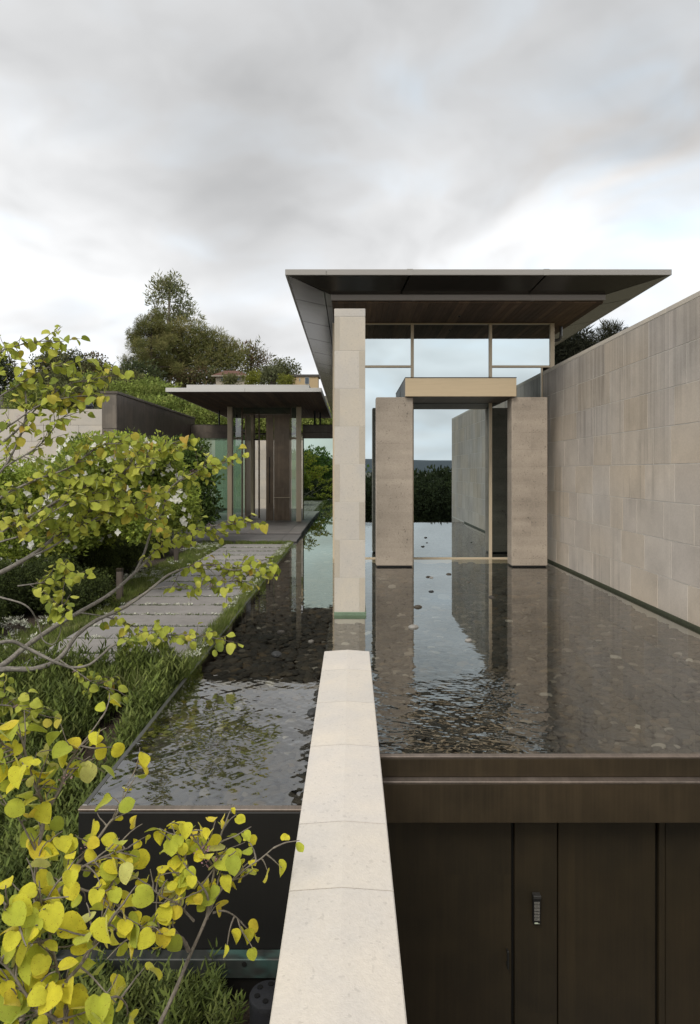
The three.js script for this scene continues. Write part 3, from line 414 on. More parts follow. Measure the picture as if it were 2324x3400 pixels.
  // glazed links to either side
  const link = (a, b, g) => { const beam = box(e, 'link_beam', a, b, 4.025, 4.35, 30.2, 30.55, M.bandBronze); box(beam, 'beam_flange', a, b, 3.77, 4.02, 30.14, 30.55, M.bandBronze); box(beam, 'link_roof', a, b, 4.355, 4.39, 30.3, 36, M.darkBronze); box(e, 'window_pane', a, b, FL - (a > -3 ? 0.14 : 0), 3.765, 30.3, 30.301, g, { c: 0 }); box(e, 'rear_pane', a, b, FL, 4.2, 35.6, 35.601, clearGlass, { c: 0 }); };
  link(-7.09, -5.37, clearGlass); link(-2.15, -0.47, linkGlass); box(e, 'inner_screen', -2.1, -0.47, 0, 4.3, 33.0, 33.1, M.interior);
  for (const [px, z] of [[497.7, 31.5], [714.5, 31.5], [727, 32.5], [537, 34]]) { const x = (px - VX) * z / F; put(e, 'roof_strut', new THREE.CylinderGeometry(0.03, 0.03, (soff - 4.37) * S, 10), M.black, W(x, (soff + 4.37) / 2, z)); }
  box(e, 'rear_band', -7.0, -0.5, 4.22, 4.3, 35.55, 35.65, M.darkBronze);
}
{ // stone garden wall seen through the lobby
  const w = thing('garden_wall', 'pale stone garden wall seen through the entry glazing', 'wall', W(-4, 0, 42)); const r = rng(8);
  box(w, 'wall_core', -10.0, -0.5, -0.2, 4.15, 42.02, 42.3, mortar);
  for (let i = 0; i < 7; i++) for (let x = -10; x < -0.5;) { const b = Math.min(-0.5, x + 1 + r() * 0.6); box(w, 'stone_block', x + 0.004, b - 0.004, i * 0.6 + 0.004, i * 0.6 + 0.596, 42, 42.1, limestones[Math.floor(r() * 5)]); x = b; }
}
{ // bronze-clad wing wall
  const w = thing('wing_wall', 'dark bronze clad wall running back to the entry', 'wall', W(-7.3, 0, 24)), xf = -7.1, y1 = 4.70, z0 = 20.7, z1 = 31;
  box(w, 'wall_core', -7.55, xf - 0.01, -0.3, y1 - 0.02, z0 + 0.02, z1, M.black);
  for (let z = z0 + 0.015, i = 0; z < z1 - 0.1; z += 1.45, i++) for (const [a, b] of [[-0.2, 1.19], [1.2, 3.61], [3.62, y1 - 0.03]]) box(w, 'cladding_panel', xf - 0.01, xf, a, b, z + 0.003, Math.min(z1, z + 1.447), M.wingBronze, { c: 0.001 });
  box(w, 'end_panel', -7.56, xf - 0.012, 3.62, y1 - 0.03, z0, z0 + 0.02, M.wingEnd); box(w, 'end_panel', -7.56, xf - 0.012, -0.2, 3.61, z0, z0 + 0.02, M.wingEnd);
  box(w, 'cap', -7.6, xf + 0.03, y1 - 0.03, y1 + 0.045, z0 - 0.03, z1, M.bandBronze);
}
{
  const w = thing('stone_wall', 'pale stone wall behind the blossoming shrubs', 'wall', W(-11, 0, 26)); const r = rng(9), C = 0.62;
  box(w, 'wall_core', -17, -7.56, -0.3, 4.66, 26.02, 26.4, mortar);
  for (let i = 0; i < 8; i++) for (let x = -17; x < -7.57;) { const b = Math.min(-7.57, x + 1 + r() * 0.9), t = 4.68 - i * C; if (b - x > 0.1) box(w, 'stone_block', x + 0.004, b - 0.004, t - C + 0.008, t, 26, 26.1, limestones[Math.floor(r() * 4)]); x = b; }
  const c = thing('dome_camera', 'dark dome camera on top of the pale stone wall', 'camera', W(-10.05, 4.66, 26.2)); put(c, 'dome', new THREE.SphereGeometry(0.115, 20, 14), std({ color: rgbL(0.02, 0.022, 0.028), roughness: 0.12 }), W(-10.05, 4.80, 26.2)); put(c, 'bracket', new THREE.CylinderGeometry(0.06, 0.08, 0.05, 14), M.steel, W(-10.05, 4.69, 26.2));
}
{ // stepping path
  const p = structure('garden_path', 'path of long grey stone slabs leading to the entry', W(-3, 0, 15)); const r = rng(6);
  const pz = [414.6, 380, 353, 327, 305, 286, 269, 252, 239, 225, 214, 203, 192, 183, 175].map((o) => F * 2.32 / o); const edges = [8.0, ...pz, 21.55];
  for (let i = 0; i + 1 < edges.length; i++) box(p, 'path_slab', -3.95 - (i < 2 ? 0.0 : 0) + (r() - 0.5) * 0.02, -2.03 + (r() - 0.5) * 0.02, -0.06, 0.02, edges[i] + 0.019, edges[i + 1] - 0.019, slab[Math.floor(r() * 4)], { c: 0.005 });
}
for (const [x, z, lab] of [[-4.22, 12.4, 'small dark square bollard beside the stepping path and the clipped hedge'], [-4.42, 17.2, 'small dark square bollard at the path end, beside the white blossoms']]) {
  const b = thing('bollard', lab, 'bollard', W(x, 0, z), 'bollards along the path'); box(b, 'shaft', x - 0.05, x + 0.05, -0.06, 0.5, z, z + 0.1, M.wingBronze); box(b, 'cap', x - 0.053, x + 0.053, 0.504, 0.56, z - 0.003, z + 0.103, M.darkBronze);
}
{ // black perforated drain cap at the foot of the wall
  const x = -0.52, z = 4.28, y0 = -1.22, R = 0.115; const d = thing('drain_pot', 'black perforated drain pot half hidden by the pale coping wall', 'drain', W(x, y0, z));
  const body = new THREE.LatheGeometry([[0, 0], [R * 0.96, 0], [R, 0.02], [R, 0.23], [R * 1.03, 0.235], [R * 1.03, 0.27], [R * 0.97, 0.283], [0, 0.29]].map(([a, b]) => new THREE.Vector2(a * S, b * S)), 30); put(d, 'body', body, std({ color: rgbL(0.022, 0.023, 0.027), roughness: 0.6, bumpMap: grainBump, bumpScale: 0.002 }), W(x, y0, z));
  for (let i = 0; i < 6; i++) { const a = i * Math.PI / 3 + 0.4; put(d, 'hole', new THREE.CylinderGeometry(0.013, 0.013, 0.004, 12), std({ color: rgbL(0.003, 0.003, 0.003), roughness: 1 }), W(x + R * 0.62 * Math.cos(a), y0 + 0.289, z + R * 0.62 * Math.sin(a))); }
}

// ---------------------------------------------------------------- foliage tools
const V3 = (x, y, z) => new THREE.Vector3(x, y, z);
const randDir = (r) => { const z = r() * 2 - 1, a = r() * 6.2832, q = Math.sqrt(1 - z * z); return V3(q * Math.cos(a), z, q * Math.sin(a)); };
function taperTube(pts, r0, r1, seg = 6, n) {
  const c = new THREE.CatmullRomCurve3(pts, false, 'centripetal'); n = n ?? Math.max(4, pts.length * 4);
  const fr = c.computeFrenetFrames(n, false), pos = [], idx = [], uv = [];
  for (let i = 0; i <= n; i++) { const t = i / n, p = c.getPointAt(t), r = lerp(r0, r1, Math.pow(t, 0.85)) * (1 + 0.10 * Math.sin(i * 2.7)); for (let j = 0; j <= seg; j++) { const a = j / seg * 6.2832, v = p.clone().addScaledVector(fr.normals[i], Math.cos(a) * r).addScaledVector(fr.binormals[i], Math.sin(a) * r); pos.push(v.x, v.y, v.z); uv.push(j / seg * 0.2, t * c.getLength()); if (i < n && j < seg) { const q = i * (seg + 1) + j; idx.push(q, q + seg + 1, q + 1, q + 1, q + seg + 1, q + seg + 2); } } }
  const g = new THREE.BufferGeometry(); g.setAttribute('position', new THREE.Float32BufferAttribute(pos, 3)); g.setAttribute('uv', new THREE.Float32BufferAttribute(uv, 2)); g.setIndex(idx); g.computeVertexNormals(); return g;
}
const barkMap = tex(256, 512, (u, v) => { const k = 0.6 + 0.5 * tf(u, v, 8, 4, 181) + 0.35 * (tn(u * 6, v * 60, 60, 182) - 0.5), l = step(0.62, 0.75, tf(u, v, 14, 3, 185)); return [0.25 * k + 0.12 * l, 0.225 * k + 0.125 * l, 0.195 * k + 0.09 * l]; }, [0.2, 0.4]);
const bark = std({ map: barkMap, roughness: 0.95, bumpMap: grainBump, bumpScale: 0.003 }), darkBark = std({ color: rgbL(0.07, 0.055, 0.045), roughness: 1 }), twigBark = std({ color: rgbL(0.12, 0.095, 0.08), roughness: 0.9 });
function heartLeaf(fold, droop, curl, seed) {   // base at 0, tip +y, upper face +z, length 1
  const r = rng(seed), rows = [[0, 0.06], [0.02, 0.25], [0.1, 0.40], [0.24, 0.485], [0.42, 0.49], [0.6, 0.445], [0.77, 0.33], [0.9, 0.18], [1, 0.01]], cols = [-1, -0.55, 0, 0.55, 1], pos = [], uv = [], idx = [];
  rows.forEach(([t, w], i) => cols.forEach((c, j) => { const a = Math.abs(c), back = i < 3 ? -0.10 * Math.sin(Math.PI * Math.min(1, a * 0.8)) * (1 - t * 6) : 0, x = c * w * (1 + 0.06 * (r() - 0.5)); pos.push(x, t + Math.max(back, -0.1) * (i ? 1 : 0), fold * a * w * 2 * (1 - 0.35 * a) - droop * t * t + curl * Math.sin(t * 5 + c * 2) * a); uv.push(0.5 + x, t); if (i < rows.length - 1 && j < 4) { const q = i * 5 + j; idx.push(q, q + 1, q + 5, q + 1, q + 6, q + 5); } }));
  const g = new THREE.BufferGeometry(); g.setAttribute('position', new THREE.Float32BufferAttribute(pos, 3)); g.setAttribute('uv', new THREE.Float32BufferAttribute(uv, 2)); g.setIndex(idx); g.computeVertexNormals(); return g;
}
const leafMap = tex(256, 256, (u, v) => { const x = u - 0.5, d = Math.abs(((v - Math.abs(x) * 0.9) * 6.5 % 1 + 1) % 1 - 0.5), vein = Math.max(1 - Math.abs(x) / 0.012, (d > 0.46 ? 0.6 : 0), 0), n = tf(u, v, 5, 4, 191) - 0.5, sp = tf(u, v, 22, 2, 195), k = 0.92 + 0.22 * n; const rim = step(0.40, 0.49, Math.abs(x) + 0.22 * (tf(u, v, 9, 3, 198) - 0.5)) * step(0.52, 0.62, tf(u, v, 3, 2, 199)), b = Math.max(step(0.76, 0.83, sp), rim); return [lerp(k + vein * 0.08, 0.45, b * 0.8), lerp(k + vein * 0.05, 0.27, b * 0.85), lerp(k + vein * 0.1, 0.2, b * 0.7)]; }, [1, 1]);
const leafMat = (r, g, b, tr = 0.38) => phy({ map: leafMap, color: rgbL(r, g, b), roughness: 1, transmission: tr, thickness: 0, specularIntensity: 0.5, side: THREE.DoubleSide });
const foliage = (tr = 0.3) => phy({ color: rgbL(1, 1, 1), roughness: 1, transmission: tr, thickness: 0, specularIntensity: 0.3, side: THREE.DoubleSide });
const leafGeos = [heartLeaf(0.22, 0.18, 0.03, 1), heartLeaf(0.4, 0.4, 0.07, 2), heartLeaf(0.1, 0.45, 0.09, 3), heartLeaf(-0.22, 0.25, 0.08, 4), heartLeaf(0.75, 0.15, 0.05, 5), heartLeaf(-0.35, 0.5, 0.06, 6), heartLeaf(0.3, -0.15, 0.10, 7)];
function orient(tip, nrm) { const y = tip.clone().normalize(), z = nrm.clone().addScaledVector(y, -nrm.dot(y)).normalize(), x = V3().crossVectors(y, z); return new THREE.Quaternion().setFromRotationMatrix(new THREE.Matrix4().makeBasis(x, y, z)); }
const inView = (p) => { const d = p.clone().sub(camera.position), k = -d.z; return k > 0.1 && Math.abs(d.x / k) * F < 800 && d.y / k * F < 1068 && d.y / k * F > -1256; };
function leavesOf(t, leaves, mats, tones, cap, label) {   // the largest in view are parts, the rest one stuff part
  const size = (q) => (inView(q.p) ? 1 : 0.01) * q.s / q.p.distanceTo(camera.position), sorted = [...leaves].sort((a, b) => size(b) - size(a));
  sorted.slice(0, cap).forEach((q) => { const m = put(t, 'leaf', leafGeos[q.g], mats[q.m], q.p); m.quaternion.copy(q.q); m.scale.setScalar(q.s); });
  const rest = sorted.slice(cap), b = wpos.get(t), c = new THREE.Color();
  for (let k = 0; k < leafGeos.length; k++) { const part = rest.filter((q) => q.g === k); if (!part.length) continue; const im = put(t, 'leaves', leafGeos[k], mats.rest, b.clone(), { instances: part.length, stuff: true }); part.forEach((q, i) => { im.setMatrixAt(i, new THREE.Matrix4().compose(q.p.clone().sub(b), q.q, V3(q.s, q.s, q.s))); im.setColorAt(i, c.setRGB(...tones[q.m])); }); }
}
// a spray of heart leaves along a twig
function spray(r, leaves, twigs, from, dir, len, size, pickTone, every = 0.055) {
  const pts = [from.clone()], d = dir.clone().normalize(); let p = from.clone(); const n = 4;
  for (let i = 0; i < n; i++) { d.add(randDir(r).multiplyScalar(0.28)).add(V3(0, 0.03 - 0.10 * i / n, 0)).normalize(); p = p.clone().addScaledVector(d, len / n); pts.push(p); }
  twigs.push(taperTube(pts, 0.0035, 0.0015, 4, 6));
  const c = new THREE.CatmullRomCurve3(pts); let side = 1;
  for (let s = 0.04; s <= len; s += every * (0.7 + 0.6 * r())) { side = -side; leafAt(r, leaves, twigs, c.getPointAt(Math.min(1, s / len)), c.getTangentAt(Math.min(1, s / len)), side, size * (0.62 + 0.55 * r()) * (s > len * 0.85 ? 0.75 : 1), pickTone(r)); }
}
function leafAt(r, leaves, twigs, at, tan, side, s, tone) {
  const lat = V3().crossVectors(tan, V3(0, 1, 0)).normalize().multiplyScalar(side), pet = lat.multiplyScalar(0.5).addScaledVector(tan, 0.35).add(randDir(r).multiplyScalar(0.4)).normalize(), p = at.clone().addScaledVector(pet, s * 0.28);
  const tip = pet.clone().multiplyScalar(0.7).add(V3(0, -0.5, 0)).add(randDir(r).multiplyScalar(0.45)), nrm = V3(0, 0.95, 0.35).add(randDir(r).multiplyScalar(0.8)).addScaledVector(pet, 0.3);
  leaves.push({ p, q: orient(tip, nrm), s, g: Math.floor(r() * leafGeos.length), m: tone });
}
const clumpGeo = (seed, n, len, wid, flat = 1) => { const r = rng(seed), gs = []; for (let i = 0; i < n; i++) { const d = randDir(r), p = d.clone().multiplyScalar(Math.cbrt(r()) * 0.95); p.y *= flat; const g = new THREE.BufferGeometry(), l = len * (0.6 + 0.8 * r()), w = wid * (0.6 + 0.8 * r()); g.setAttribute('position', new THREE.Float32BufferAttribute([0, 0, 0, w / 2, l * 0.45, 0.1 * w, 0, l, 0, -w / 2, l * 0.45, 0.1 * w], 3)); g.setIndex([0, 1, 2, 0, 2, 3]); const out = d.add(randDir(r)).add(V3(0, 0.35, 0)); g.applyQuaternion(orient(out, randDir(r))); g.translate(p.x, p.y, p.z); gs.push(g); } const g = mergeGeometries(gs); g.computeVertexNormals(); return g; };
const CL = { broad: clumpGeo(1, 46, 0.42, 0.26), small: clumpGeo(2, 60, 0.30, 0.17), needle: clumpGeo(3, 110, 0.62, 0.055, 0.75), wispy: clumpGeo(4, 40, 0.5, 0.12), hang: clumpGeo(5, 36, 0.55, 0.13) };
const FOL = { broad: foliage(0.25), needle: foliage(0.15) };
function crown(t, blobs, geo, mat, dens, size, tones, seed, hollow = 0.45) {   // blobs: [centre Vector3, rx, ry, rz] in metres
  const r = rng(seed), list = []; for (const [c, rx, ry, rz] of blobs) { const n = Math.max(3, Math.round(dens * 4 * Math.pow(rx * ry * (rz ?? rx), 0.68) / (size * size))); for (let i = 0; i < n; i++) { const d = randDir(r); d.multiplyScalar(Math.pow(lerp(hollow, 1, Math.pow(r(), 0.6)), 1)); const lump = 0.84 + 0.34 * noise3(d.x * 2.6 + c.x, d.y * 2.6 + c.y, d.z * 2.6 + c.z, seed); list.push([c.clone().add(V3(d.x * rx * lump, d.y * ry * lump, d.z * (rz ?? rx) * lump)), size * (0.6 + 0.8 * r())]); } }
  const b = wpos.get(t), im = put(t, 'crown', geo, mat, b.clone(), { instances: list.length, stuff: true }), c = new THREE.Color();
  list.forEach(([p, s], i) => { im.setMatrixAt(i, new THREE.Matrix4().compose(p.sub(b), new THREE.Quaternion().setFromEuler(new THREE.Euler((r() - 0.5) * 0.8, r() * 6.28, (r() - 0.5) * 0.8)), V3(s, s, s))); const k = tones[Math.floor(r() * tones.length)], v = 0.75 + 0.5 * r(); im.setColorAt(i, c.setRGB(k[0] * v, k[1] * v, k[2] * v)); });
  return im;
}
// a background tree from photo directions at one distance: blobs [X, Y, rx px, ry px]
function farTree(name, label, X, z, blobs, o) {
  const k = z / F * S, x = (X - VX) * z / F, gy = o.gy ?? hillH(x, z), base = W(x, gy - 0.15, z), t = thing(name, label, o.category ?? 'tree', base, o.group), r = rng(o.seed);
  const bl = blobs.map(([bx, by, rx, ry, dz]) => [P(bx, by, z + (dz ?? (r() - 0.5) * 0.6 * rx * k / S)), rx * k, ry * k, rx * k * 0.9]);
  if (!o.noTrunk) { const topY = Math.max(...bl.map((b) => b[0].y)), top = V3(base.x + (o.lean ?? 0), topY, base.z), mid = base.clone().lerp(top, 0.5).add(V3((r() - 0.5) * 0.3, 0, 0)); const tr = put(t, 'trunk', taperTube([base, mid, top], o.tr ?? 0.22, (o.tr ?? 0.22) * 0.3, 7), o.bark ?? darkBark, V3());
    tr.position.copy(base.clone().negate()); const limbs = []; for (const b of bl) { const s = mid.clone().lerp(top, r() * 0.6 - 0.2), e = b[0].clone().add(V3(0, -b[2] * 0.2, 0)); if (s.distanceTo(e) > 0.5) limbs.push(taperTube([s, s.clone().lerp(e, 0.5).add(V3(0, -0.08 * s.distanceTo(e), 0)), e], (o.tr ?? 0.22) * 0.42, 0.03, 5, 6)); } if (limbs.length) { const l = put(t, 'limbs', mergeGeometries(limbs), o.bark ?? darkBark, V3()); l.position.copy(base.clone().negate()); } }
  crown(t, bl, o.geo ?? CL.broad, o.mat ?? FOL.broad, o.dens ?? 3.2, o.size ?? 0.55, o.tones, o.seed + 1, o.hollow); return t;
}
const G = { olive: [[0.125, 0.135, 0.05], [0.10, 0.115, 0.045], [0.155, 0.155, 0.06]], pine: [[0.17, 0.18, 0.055], [0.21, 0.205, 0.07], [0.135, 0.15, 0.05], [0.23, 0.21, 0.08]], euc: [[0.21, 0.23, 0.10], [0.16, 0.185, 0.08], [0.26, 0.26, 0.13]], rust: [[0.15, 0.12, 0.06], [0.12, 0.125, 0.05], [0.17, 0.11, 0.06]], fresh: [[0.21, 0.26, 0.055], [0.17, 0.22, 0.05], [0.26, 0.29, 0.075]], pale: [[0.14, 0.15, 0.075], [0.115, 0.13, 0.06]], dark: [[0.055, 0.07, 0.028], [0.07, 0.088, 0.034], [0.042, 0.055, 0.024]], yellow: [[0.20, 0.21, 0.03], [0.17, 0.19, 0.035]] };

// ---------------------------------------------------------------- trees and houses on the hillside
farTree('eucalyptus_tree', 'tall slender eucalyptus rising above the spreading pine', 386, 112, [[382, 640, 20, 15], [366, 655, 16, 13], [402, 655, 18, 15], [384, 660, 18, 14], [352, 672, 11, 9], [416, 674, 12, 9], [350, 692, 10, 8], [362, 704, 8, 8], [410, 696, 15, 10], [430, 699, 12, 9], [398, 712, 16, 10], [418, 716, 14, 9], [376, 724, 12, 9], [443, 721, 10, 5], [394, 728, 18, 10], [386, 680, 9, 8]], { seed: 201, geo: CL.hang, tones: G.euc, size: 0.85, dens: 2.6, tr: 0.3, bark: std({ color: rgbL(0.22, 0.19, 0.16), roughness: 1 }), hollow: 0.2 });
farTree('pine_tree', 'broad dark spreading pine on the hillside', 412, 100, [[350, 775, 22, 14], [380, 758, 26, 14], [415, 750, 28, 14], [450, 758, 26, 14], [480, 772, 24, 14], [505, 788, 22, 14], [528, 806, 20, 14], [340, 798, 20, 16], [372, 785, 28, 18], [410, 780, 32, 20], [448, 788, 30, 20], [484, 800, 26, 18], [512, 820, 24, 16], [345, 826, 18, 18], [376, 820, 26, 22], [420, 822, 24, 20], [462, 826, 26, 16], [496, 834, 24, 12], [538, 828, 16, 12], [362, 852, 20, 20], [392, 850, 22, 22]], { seed: 211, geo: CL.needle, mat: FOL.needle, tones: G.pine, size: 0.85, dens: 2.6, tr: 0.6 });
{ // nearly bare conifer
  const z = 95, X = 341, base = W((X - VX) * z / F, hillH((X - VX) * z / F, z) - 0.15, z), t = thing('bare_conifer', 'thin half bare conifer standing beside the spreading pine', 'tree', base), top = P(345, 712, z), r = rng(221), gs = [], bl = [];
  const tr = put(t, 'trunk', taperTube([base, base.clone().lerp(top, 0.5), top], 0.22, 0.03, 6), darkBark, V3()); tr.position.copy(base.clone().negate());
  for (let i = 0; i < 46; i++) { const f = 0.35 + 0.63 * i / 46, s = base.clone().lerp(top, f), l = (1 - f) * 5.2 * (0.5 + 0.7 * r()) + 0.5, a = r() * 6.28, e = s.clone().add(V3(Math.cos(a) * l, -0.1 * l + 0.25, Math.sin(a) * l)); gs.push(taperTube([s, s.clone().lerp(e, 0.5).add(V3(0, 0.12, 0)), e], 0.045, 0.012, 4, 4)); if (r() < 0.8) bl.push([e.clone().lerp(s, 0.25), 0.55, 0.22, 0.55]); }
  const l = put(t, 'limbs', mergeGeometries(gs), darkBark, V3()); l.position.copy(base.clone().negate()); crown(t, bl, CL.needle, FOL.needle, 3.2, 0.5, G.pine, 222);
}
const HG = 'trees on the hillside';
farTree('gum_tree', 'loose rusty green tree right of the spreading pine', 572, 104, [[572, 800, 20, 16], [590, 812, 18, 14], [555, 815, 20, 18], [580, 832, 26, 20], [605, 825, 12, 10], [552, 845, 20, 18]], { seed: 231, geo: CL.wispy, tones: G.rust, size: 0.9, dens: 2.0, group: HG });
farTree('bush_tree', 'dark round evergreen between the rusty tree and the tan modern house', 645, 96, [[640, 830, 18, 14], [655, 838, 16, 13], [628, 842, 14, 12]], { seed: 235, geo: CL.small, tones: G.olive, size: 0.7, dens: 3, group: HG });
farTree('olive_tree', 'pale grey green olive in front of the dark round evergreen', 616, 88, [[612, 845, 19, 17], [628, 850, 13, 12]], { seed: 238, geo: CL.small, tones: G.pale, size: 0.6, dens: 3, group: HG });
farTree('round_shrub', 'yellow green clipped shrub beside the cream hillside house', 576, 84, [[576, 860, 15, 10], [568, 864, 9, 6]], { seed: 240, geo: CL.small, tones: G.yellow, size: 0.5, noTrunk: true, category: 'shrub' });
farTree('round_shrub', 'yellow green shrub in front of the tan modern house', 655, 84, [[652, 862, 13, 9], [640, 866, 14, 6]], { seed: 241, geo: CL.small, tones: G.yellow, size: 0.5, noTrunk: true, category: 'shrub' });
farTree('round_shrub', 'dark low shrub against the cream hillside house', 527, 84, [[528, 862, 20, 9], [515, 866, 14, 6]], { seed: 242, geo: CL.small, tones: G.olive, size: 0.5, noTrunk: true, category: 'shrub' });
farTree('round_tree', 'rounded dark tree behind the redbud twigs, tallest of the left ridge', 120, 92, [[122, 815, 26, 24], [105, 830, 22, 20], [135, 835, 22, 20]], { seed: 245, geo: CL.small, tones: G.olive, size: 0.75, group: HG });
farTree('round_tree', 'dark dome shaped tree in the middle of the left ridge', 170, 90, [[170, 820, 24, 22], [182, 838, 26, 20], [155, 845, 24, 18]], { seed: 248, geo: CL.small, tones: [...G.dark, ...G.olive], size: 0.75, group: HG });
farTree('round_tree', 'olive brown dome shaped tree beside the tiled roof', 220, 90, [[220, 835, 26, 20], [235, 850, 20, 16], [205, 850, 20, 18]], { seed: 251, geo: CL.small, tones: [...G.olive, ...G.rust], size: 0.75, group: HG });
farTree('round_tree', 'low dark evergreen under the half bare conifer', 300, 84, [[295, 838, 20, 18], [318, 850, 26, 20], [340, 870, 24, 22]], { seed: 254, geo: CL.small, tones: [...G.dark, ...G.olive], size: 0.75, group: HG });
farTree('round_tree', 'olive scrubby tree filling the gap under the right side of the spreading pine', 455, 97, [[440, 858, 30, 16], [470, 860, 28, 16], [500, 858, 26, 14], [420, 868, 26, 16], [530, 862, 20, 12]], { seed: 291, geo: CL.small, tones: [...G.olive, ...G.rust], size: 0.7, group: HG });
farTree('round_tree', 'olive scrubby tree behind the cream house and left of the tan modern house', 600, 100, [[585, 860, 30, 14], [625, 862, 30, 12], [655, 864, 24, 10]], { seed: 294, geo: CL.small, tones: G.olive, size: 0.7, group: HG });
farTree('round_tree', 'dark evergreen mass at the far end of the left ridge', 10, 84, [[15, 850, 30, 35], [-20, 840, 40, 40]], { seed: 257, geo: CL.small, tones: G.dark, size: 0.75, group: HG });
for (const [X, Y, rx, ry, z, tn_, lab, sd] of [[300, 905, 50, 40, 60, 'fresh', 'bright green hillside bush above the wing wall end', 261], [245, 895, 44, 38, 63, 'olive', 'olive hillside bush above the pale stone wall', 262], [375, 905, 46, 36, 62, 'fresh', 'bright green hillside bush left of the entry roof', 263], [185, 905, 44, 34, 60, 'olive', 'olive hillside bush behind the dome camera', 264], [425, 925, 40, 26, 56, 'fresh', 'fresh green bush just under the entry roof eave', 265], [340, 935, 50, 30, 54, 'fresh', 'fresh green bush over the middle of the wing wall', 266], [120, 900, 44, 34, 60, 'olive', 'olive bush under the tiled house at the left', 267], [60, 905, 44, 36, 58, 'fresh', 'green bush behind the redbud crown', 268], [470, 945, 46, 24, 52, 'fresh', 'fresh green bush beside the roof strut', 269], [270, 930, 40, 26, 56, 'pale', 'grey twiggy bush behind the end of the wing wall', 270], [560, 960, 60, 30, 56, 'fresh', 'green bush seen through the entry glazing', 271], [640, 955, 50, 34, 56, 'fresh', 'green bush behind the pivot door', 272], [720, 955, 40, 26, 58, 'fresh', 'green bush behind the right hand glazed link', 273], [150, 868, 34, 22, 74, 'olive', 'olive bush on the upper slope below the dome shaped tree', 274], [215, 872, 36, 22, 73, 'fresh', 'green bush on the upper slope below the tiled roof', 275], [285, 868, 36, 22, 74, 'olive', 'olive bush on the upper slope below the bare conifer', 276], [345, 880, 34, 20, 70, 'fresh', 'green bush on the upper slope below the spreading pine', 277], [90, 872, 34, 24, 72, 'olive', 'olive bush on the upper slope right of the tiled house', 278]])
  farTree('hillside_bush', lab, X, z, [[X, Y, rx, ry * 0.8], [X - rx * 0.5, Y + ry * 0.4, rx * 0.7, ry * 0.7], [X + rx * 0.5, Y + ry * 0.45, rx * 0.7, ry * 0.7], [X + rx * 0.2, Y - ry * 0.3, rx * 0.5, ry * 0.5], [X - rx * 0.3, Y - ry * 0.2, rx * 0.5, ry * 0.5]], { seed: sd * 3, geo: CL.small, tones: G[tn_], size: 0.5, dens: 2.6, noTrunk: true, category: 'bush', group: 'bushes on the slope' });
farTree('pine_tree', 'dark pine crown directly behind the stained wall', 1300, 62, [[1290, 785, 40, 26], [1320, 790, 26, 20], [1270, 800, 30, 40], [1335, 800, 24, 20], [1300, 820, 60, 40]], { seed: 281, geo: CL.needle, mat: FOL.needle, tones: [[0.02, 0.024, 0.014], [0.03, 0.032, 0.018]], size: 0.7, dens: 3.4, gy: -3 });
farTree('pine_tree', 'small dark pine tip poking over the stained wall', 1386, 66, [[1385, 748, 18, 11], [1378, 765, 26, 18], [1395, 770, 26, 20], [1400, 800, 40, 30]], { seed: 284, geo: CL.needle, mat: FOL.needle, tones: [[0.035, 0.04, 0.022], [0.05, 0.052, 0.03]], size: 0.55, dens: 2.6, gy: -3 });
function house(label, X0, X1, Yb, Yw, Yr, z, wallC, roofC, wins, flat) {
  const k = z / F, x0 = (X0 - VX) * k, x1 = (X1 - VX) * k, yb = EYE - (Yb - VY) * k - 3, yw = EYE - (Yw - VY) * k, yr = EYE - (Yr - VY) * k, d = (x1 - x0) * 0.7, h = thing('hillside_house', label, 'house', W((x0 + x1) / 2, yb, z + d / 2));
  const gm = std({ color: rgbL(...wallC), roughness: 0.9, bumpMap: grainBump, bumpScale: 0.01 }), rm = std({ color: rgbL(...roofC), roughness: 0.85, bumpMap: soilBump, bumpScale: 0.05 });
  box(h, 'wall', x0, x1, yb, yw, z, z + d, gm); const o = flat ? 0.15 : 0.5;
  if (flat) box(h, 'roof', x0 - o, x1 + o, yw + 0.003, yr, z - o, z + d + o, rm); else { const a = x0 - o, b = x1 + o, c = z - o, e = z + d + o, m = (c + e) / 2, q = (b - a) * 0.3, y0 = yw + 0.003, y1 = yr; poly(h, 'roof', [[a, y0, c], [b, y0, c], [b, y0, e], [a, y0, e], [a + q, y1, m], [b - q, y1, m]], [[0, 1, 5, 4], [1, 2, 5], [2, 3, 4, 5], [3, 0, 4], [3, 2, 1, 0]], rm); box(h, 'eave_board', a, b, y0 - 0.16, y0 - 0.004, c - 0.06, c + 0.1, std({ color: rgbL(0.3, 0.27, 0.22), roughness: 0.8 })); }
  for (const [a, b, t, u] of wins) { const wn = box(h, 'window', (a - VX) * k, (b - VX) * k, EYE - (u - VY) * k, EYE - (t - VY) * k, z - 0.05, z + 0.05, std({ color: rgbL(0.55, 0.52, 0.46), roughness: 0.7 })); box(wn, 'pane', (a + 0.8 - VX) * k, (b - 0.8 - VX) * k, EYE - (u - 0.8 - VY) * k, EYE - (t + 0.8 - VY) * k, z - 0.07, z - 0.052, std({ color: rgbL(0.05, 0.07, 0.09), roughness: 0.1 }), { c: 0.004 }); }
  return h;
}
house('cream hillside house with a low red tiled roof below the pine', 490, 556, 872, 853, 838, 92, [0.42, 0.37, 0.29], [0.17, 0.085, 0.06], [[501, 511, 855, 866], [518, 524, 855, 864], [536, 545, 856, 864]]);
house('cream house with red tiled roof behind the redbud twigs', 62, 118, 885, 860, 846, 78, [0.42, 0.36, 0.27], [0.15, 0.085, 0.06], [[70, 78, 868, 880], [92, 98, 866, 876]]);
house('house showing only its red tiled roof between the ridge trees', 246, 292, 870, 851, 837, 98, [0.40, 0.35, 0.28], [0.16, 0.08, 0.06], [[262, 268, 855, 862]]);
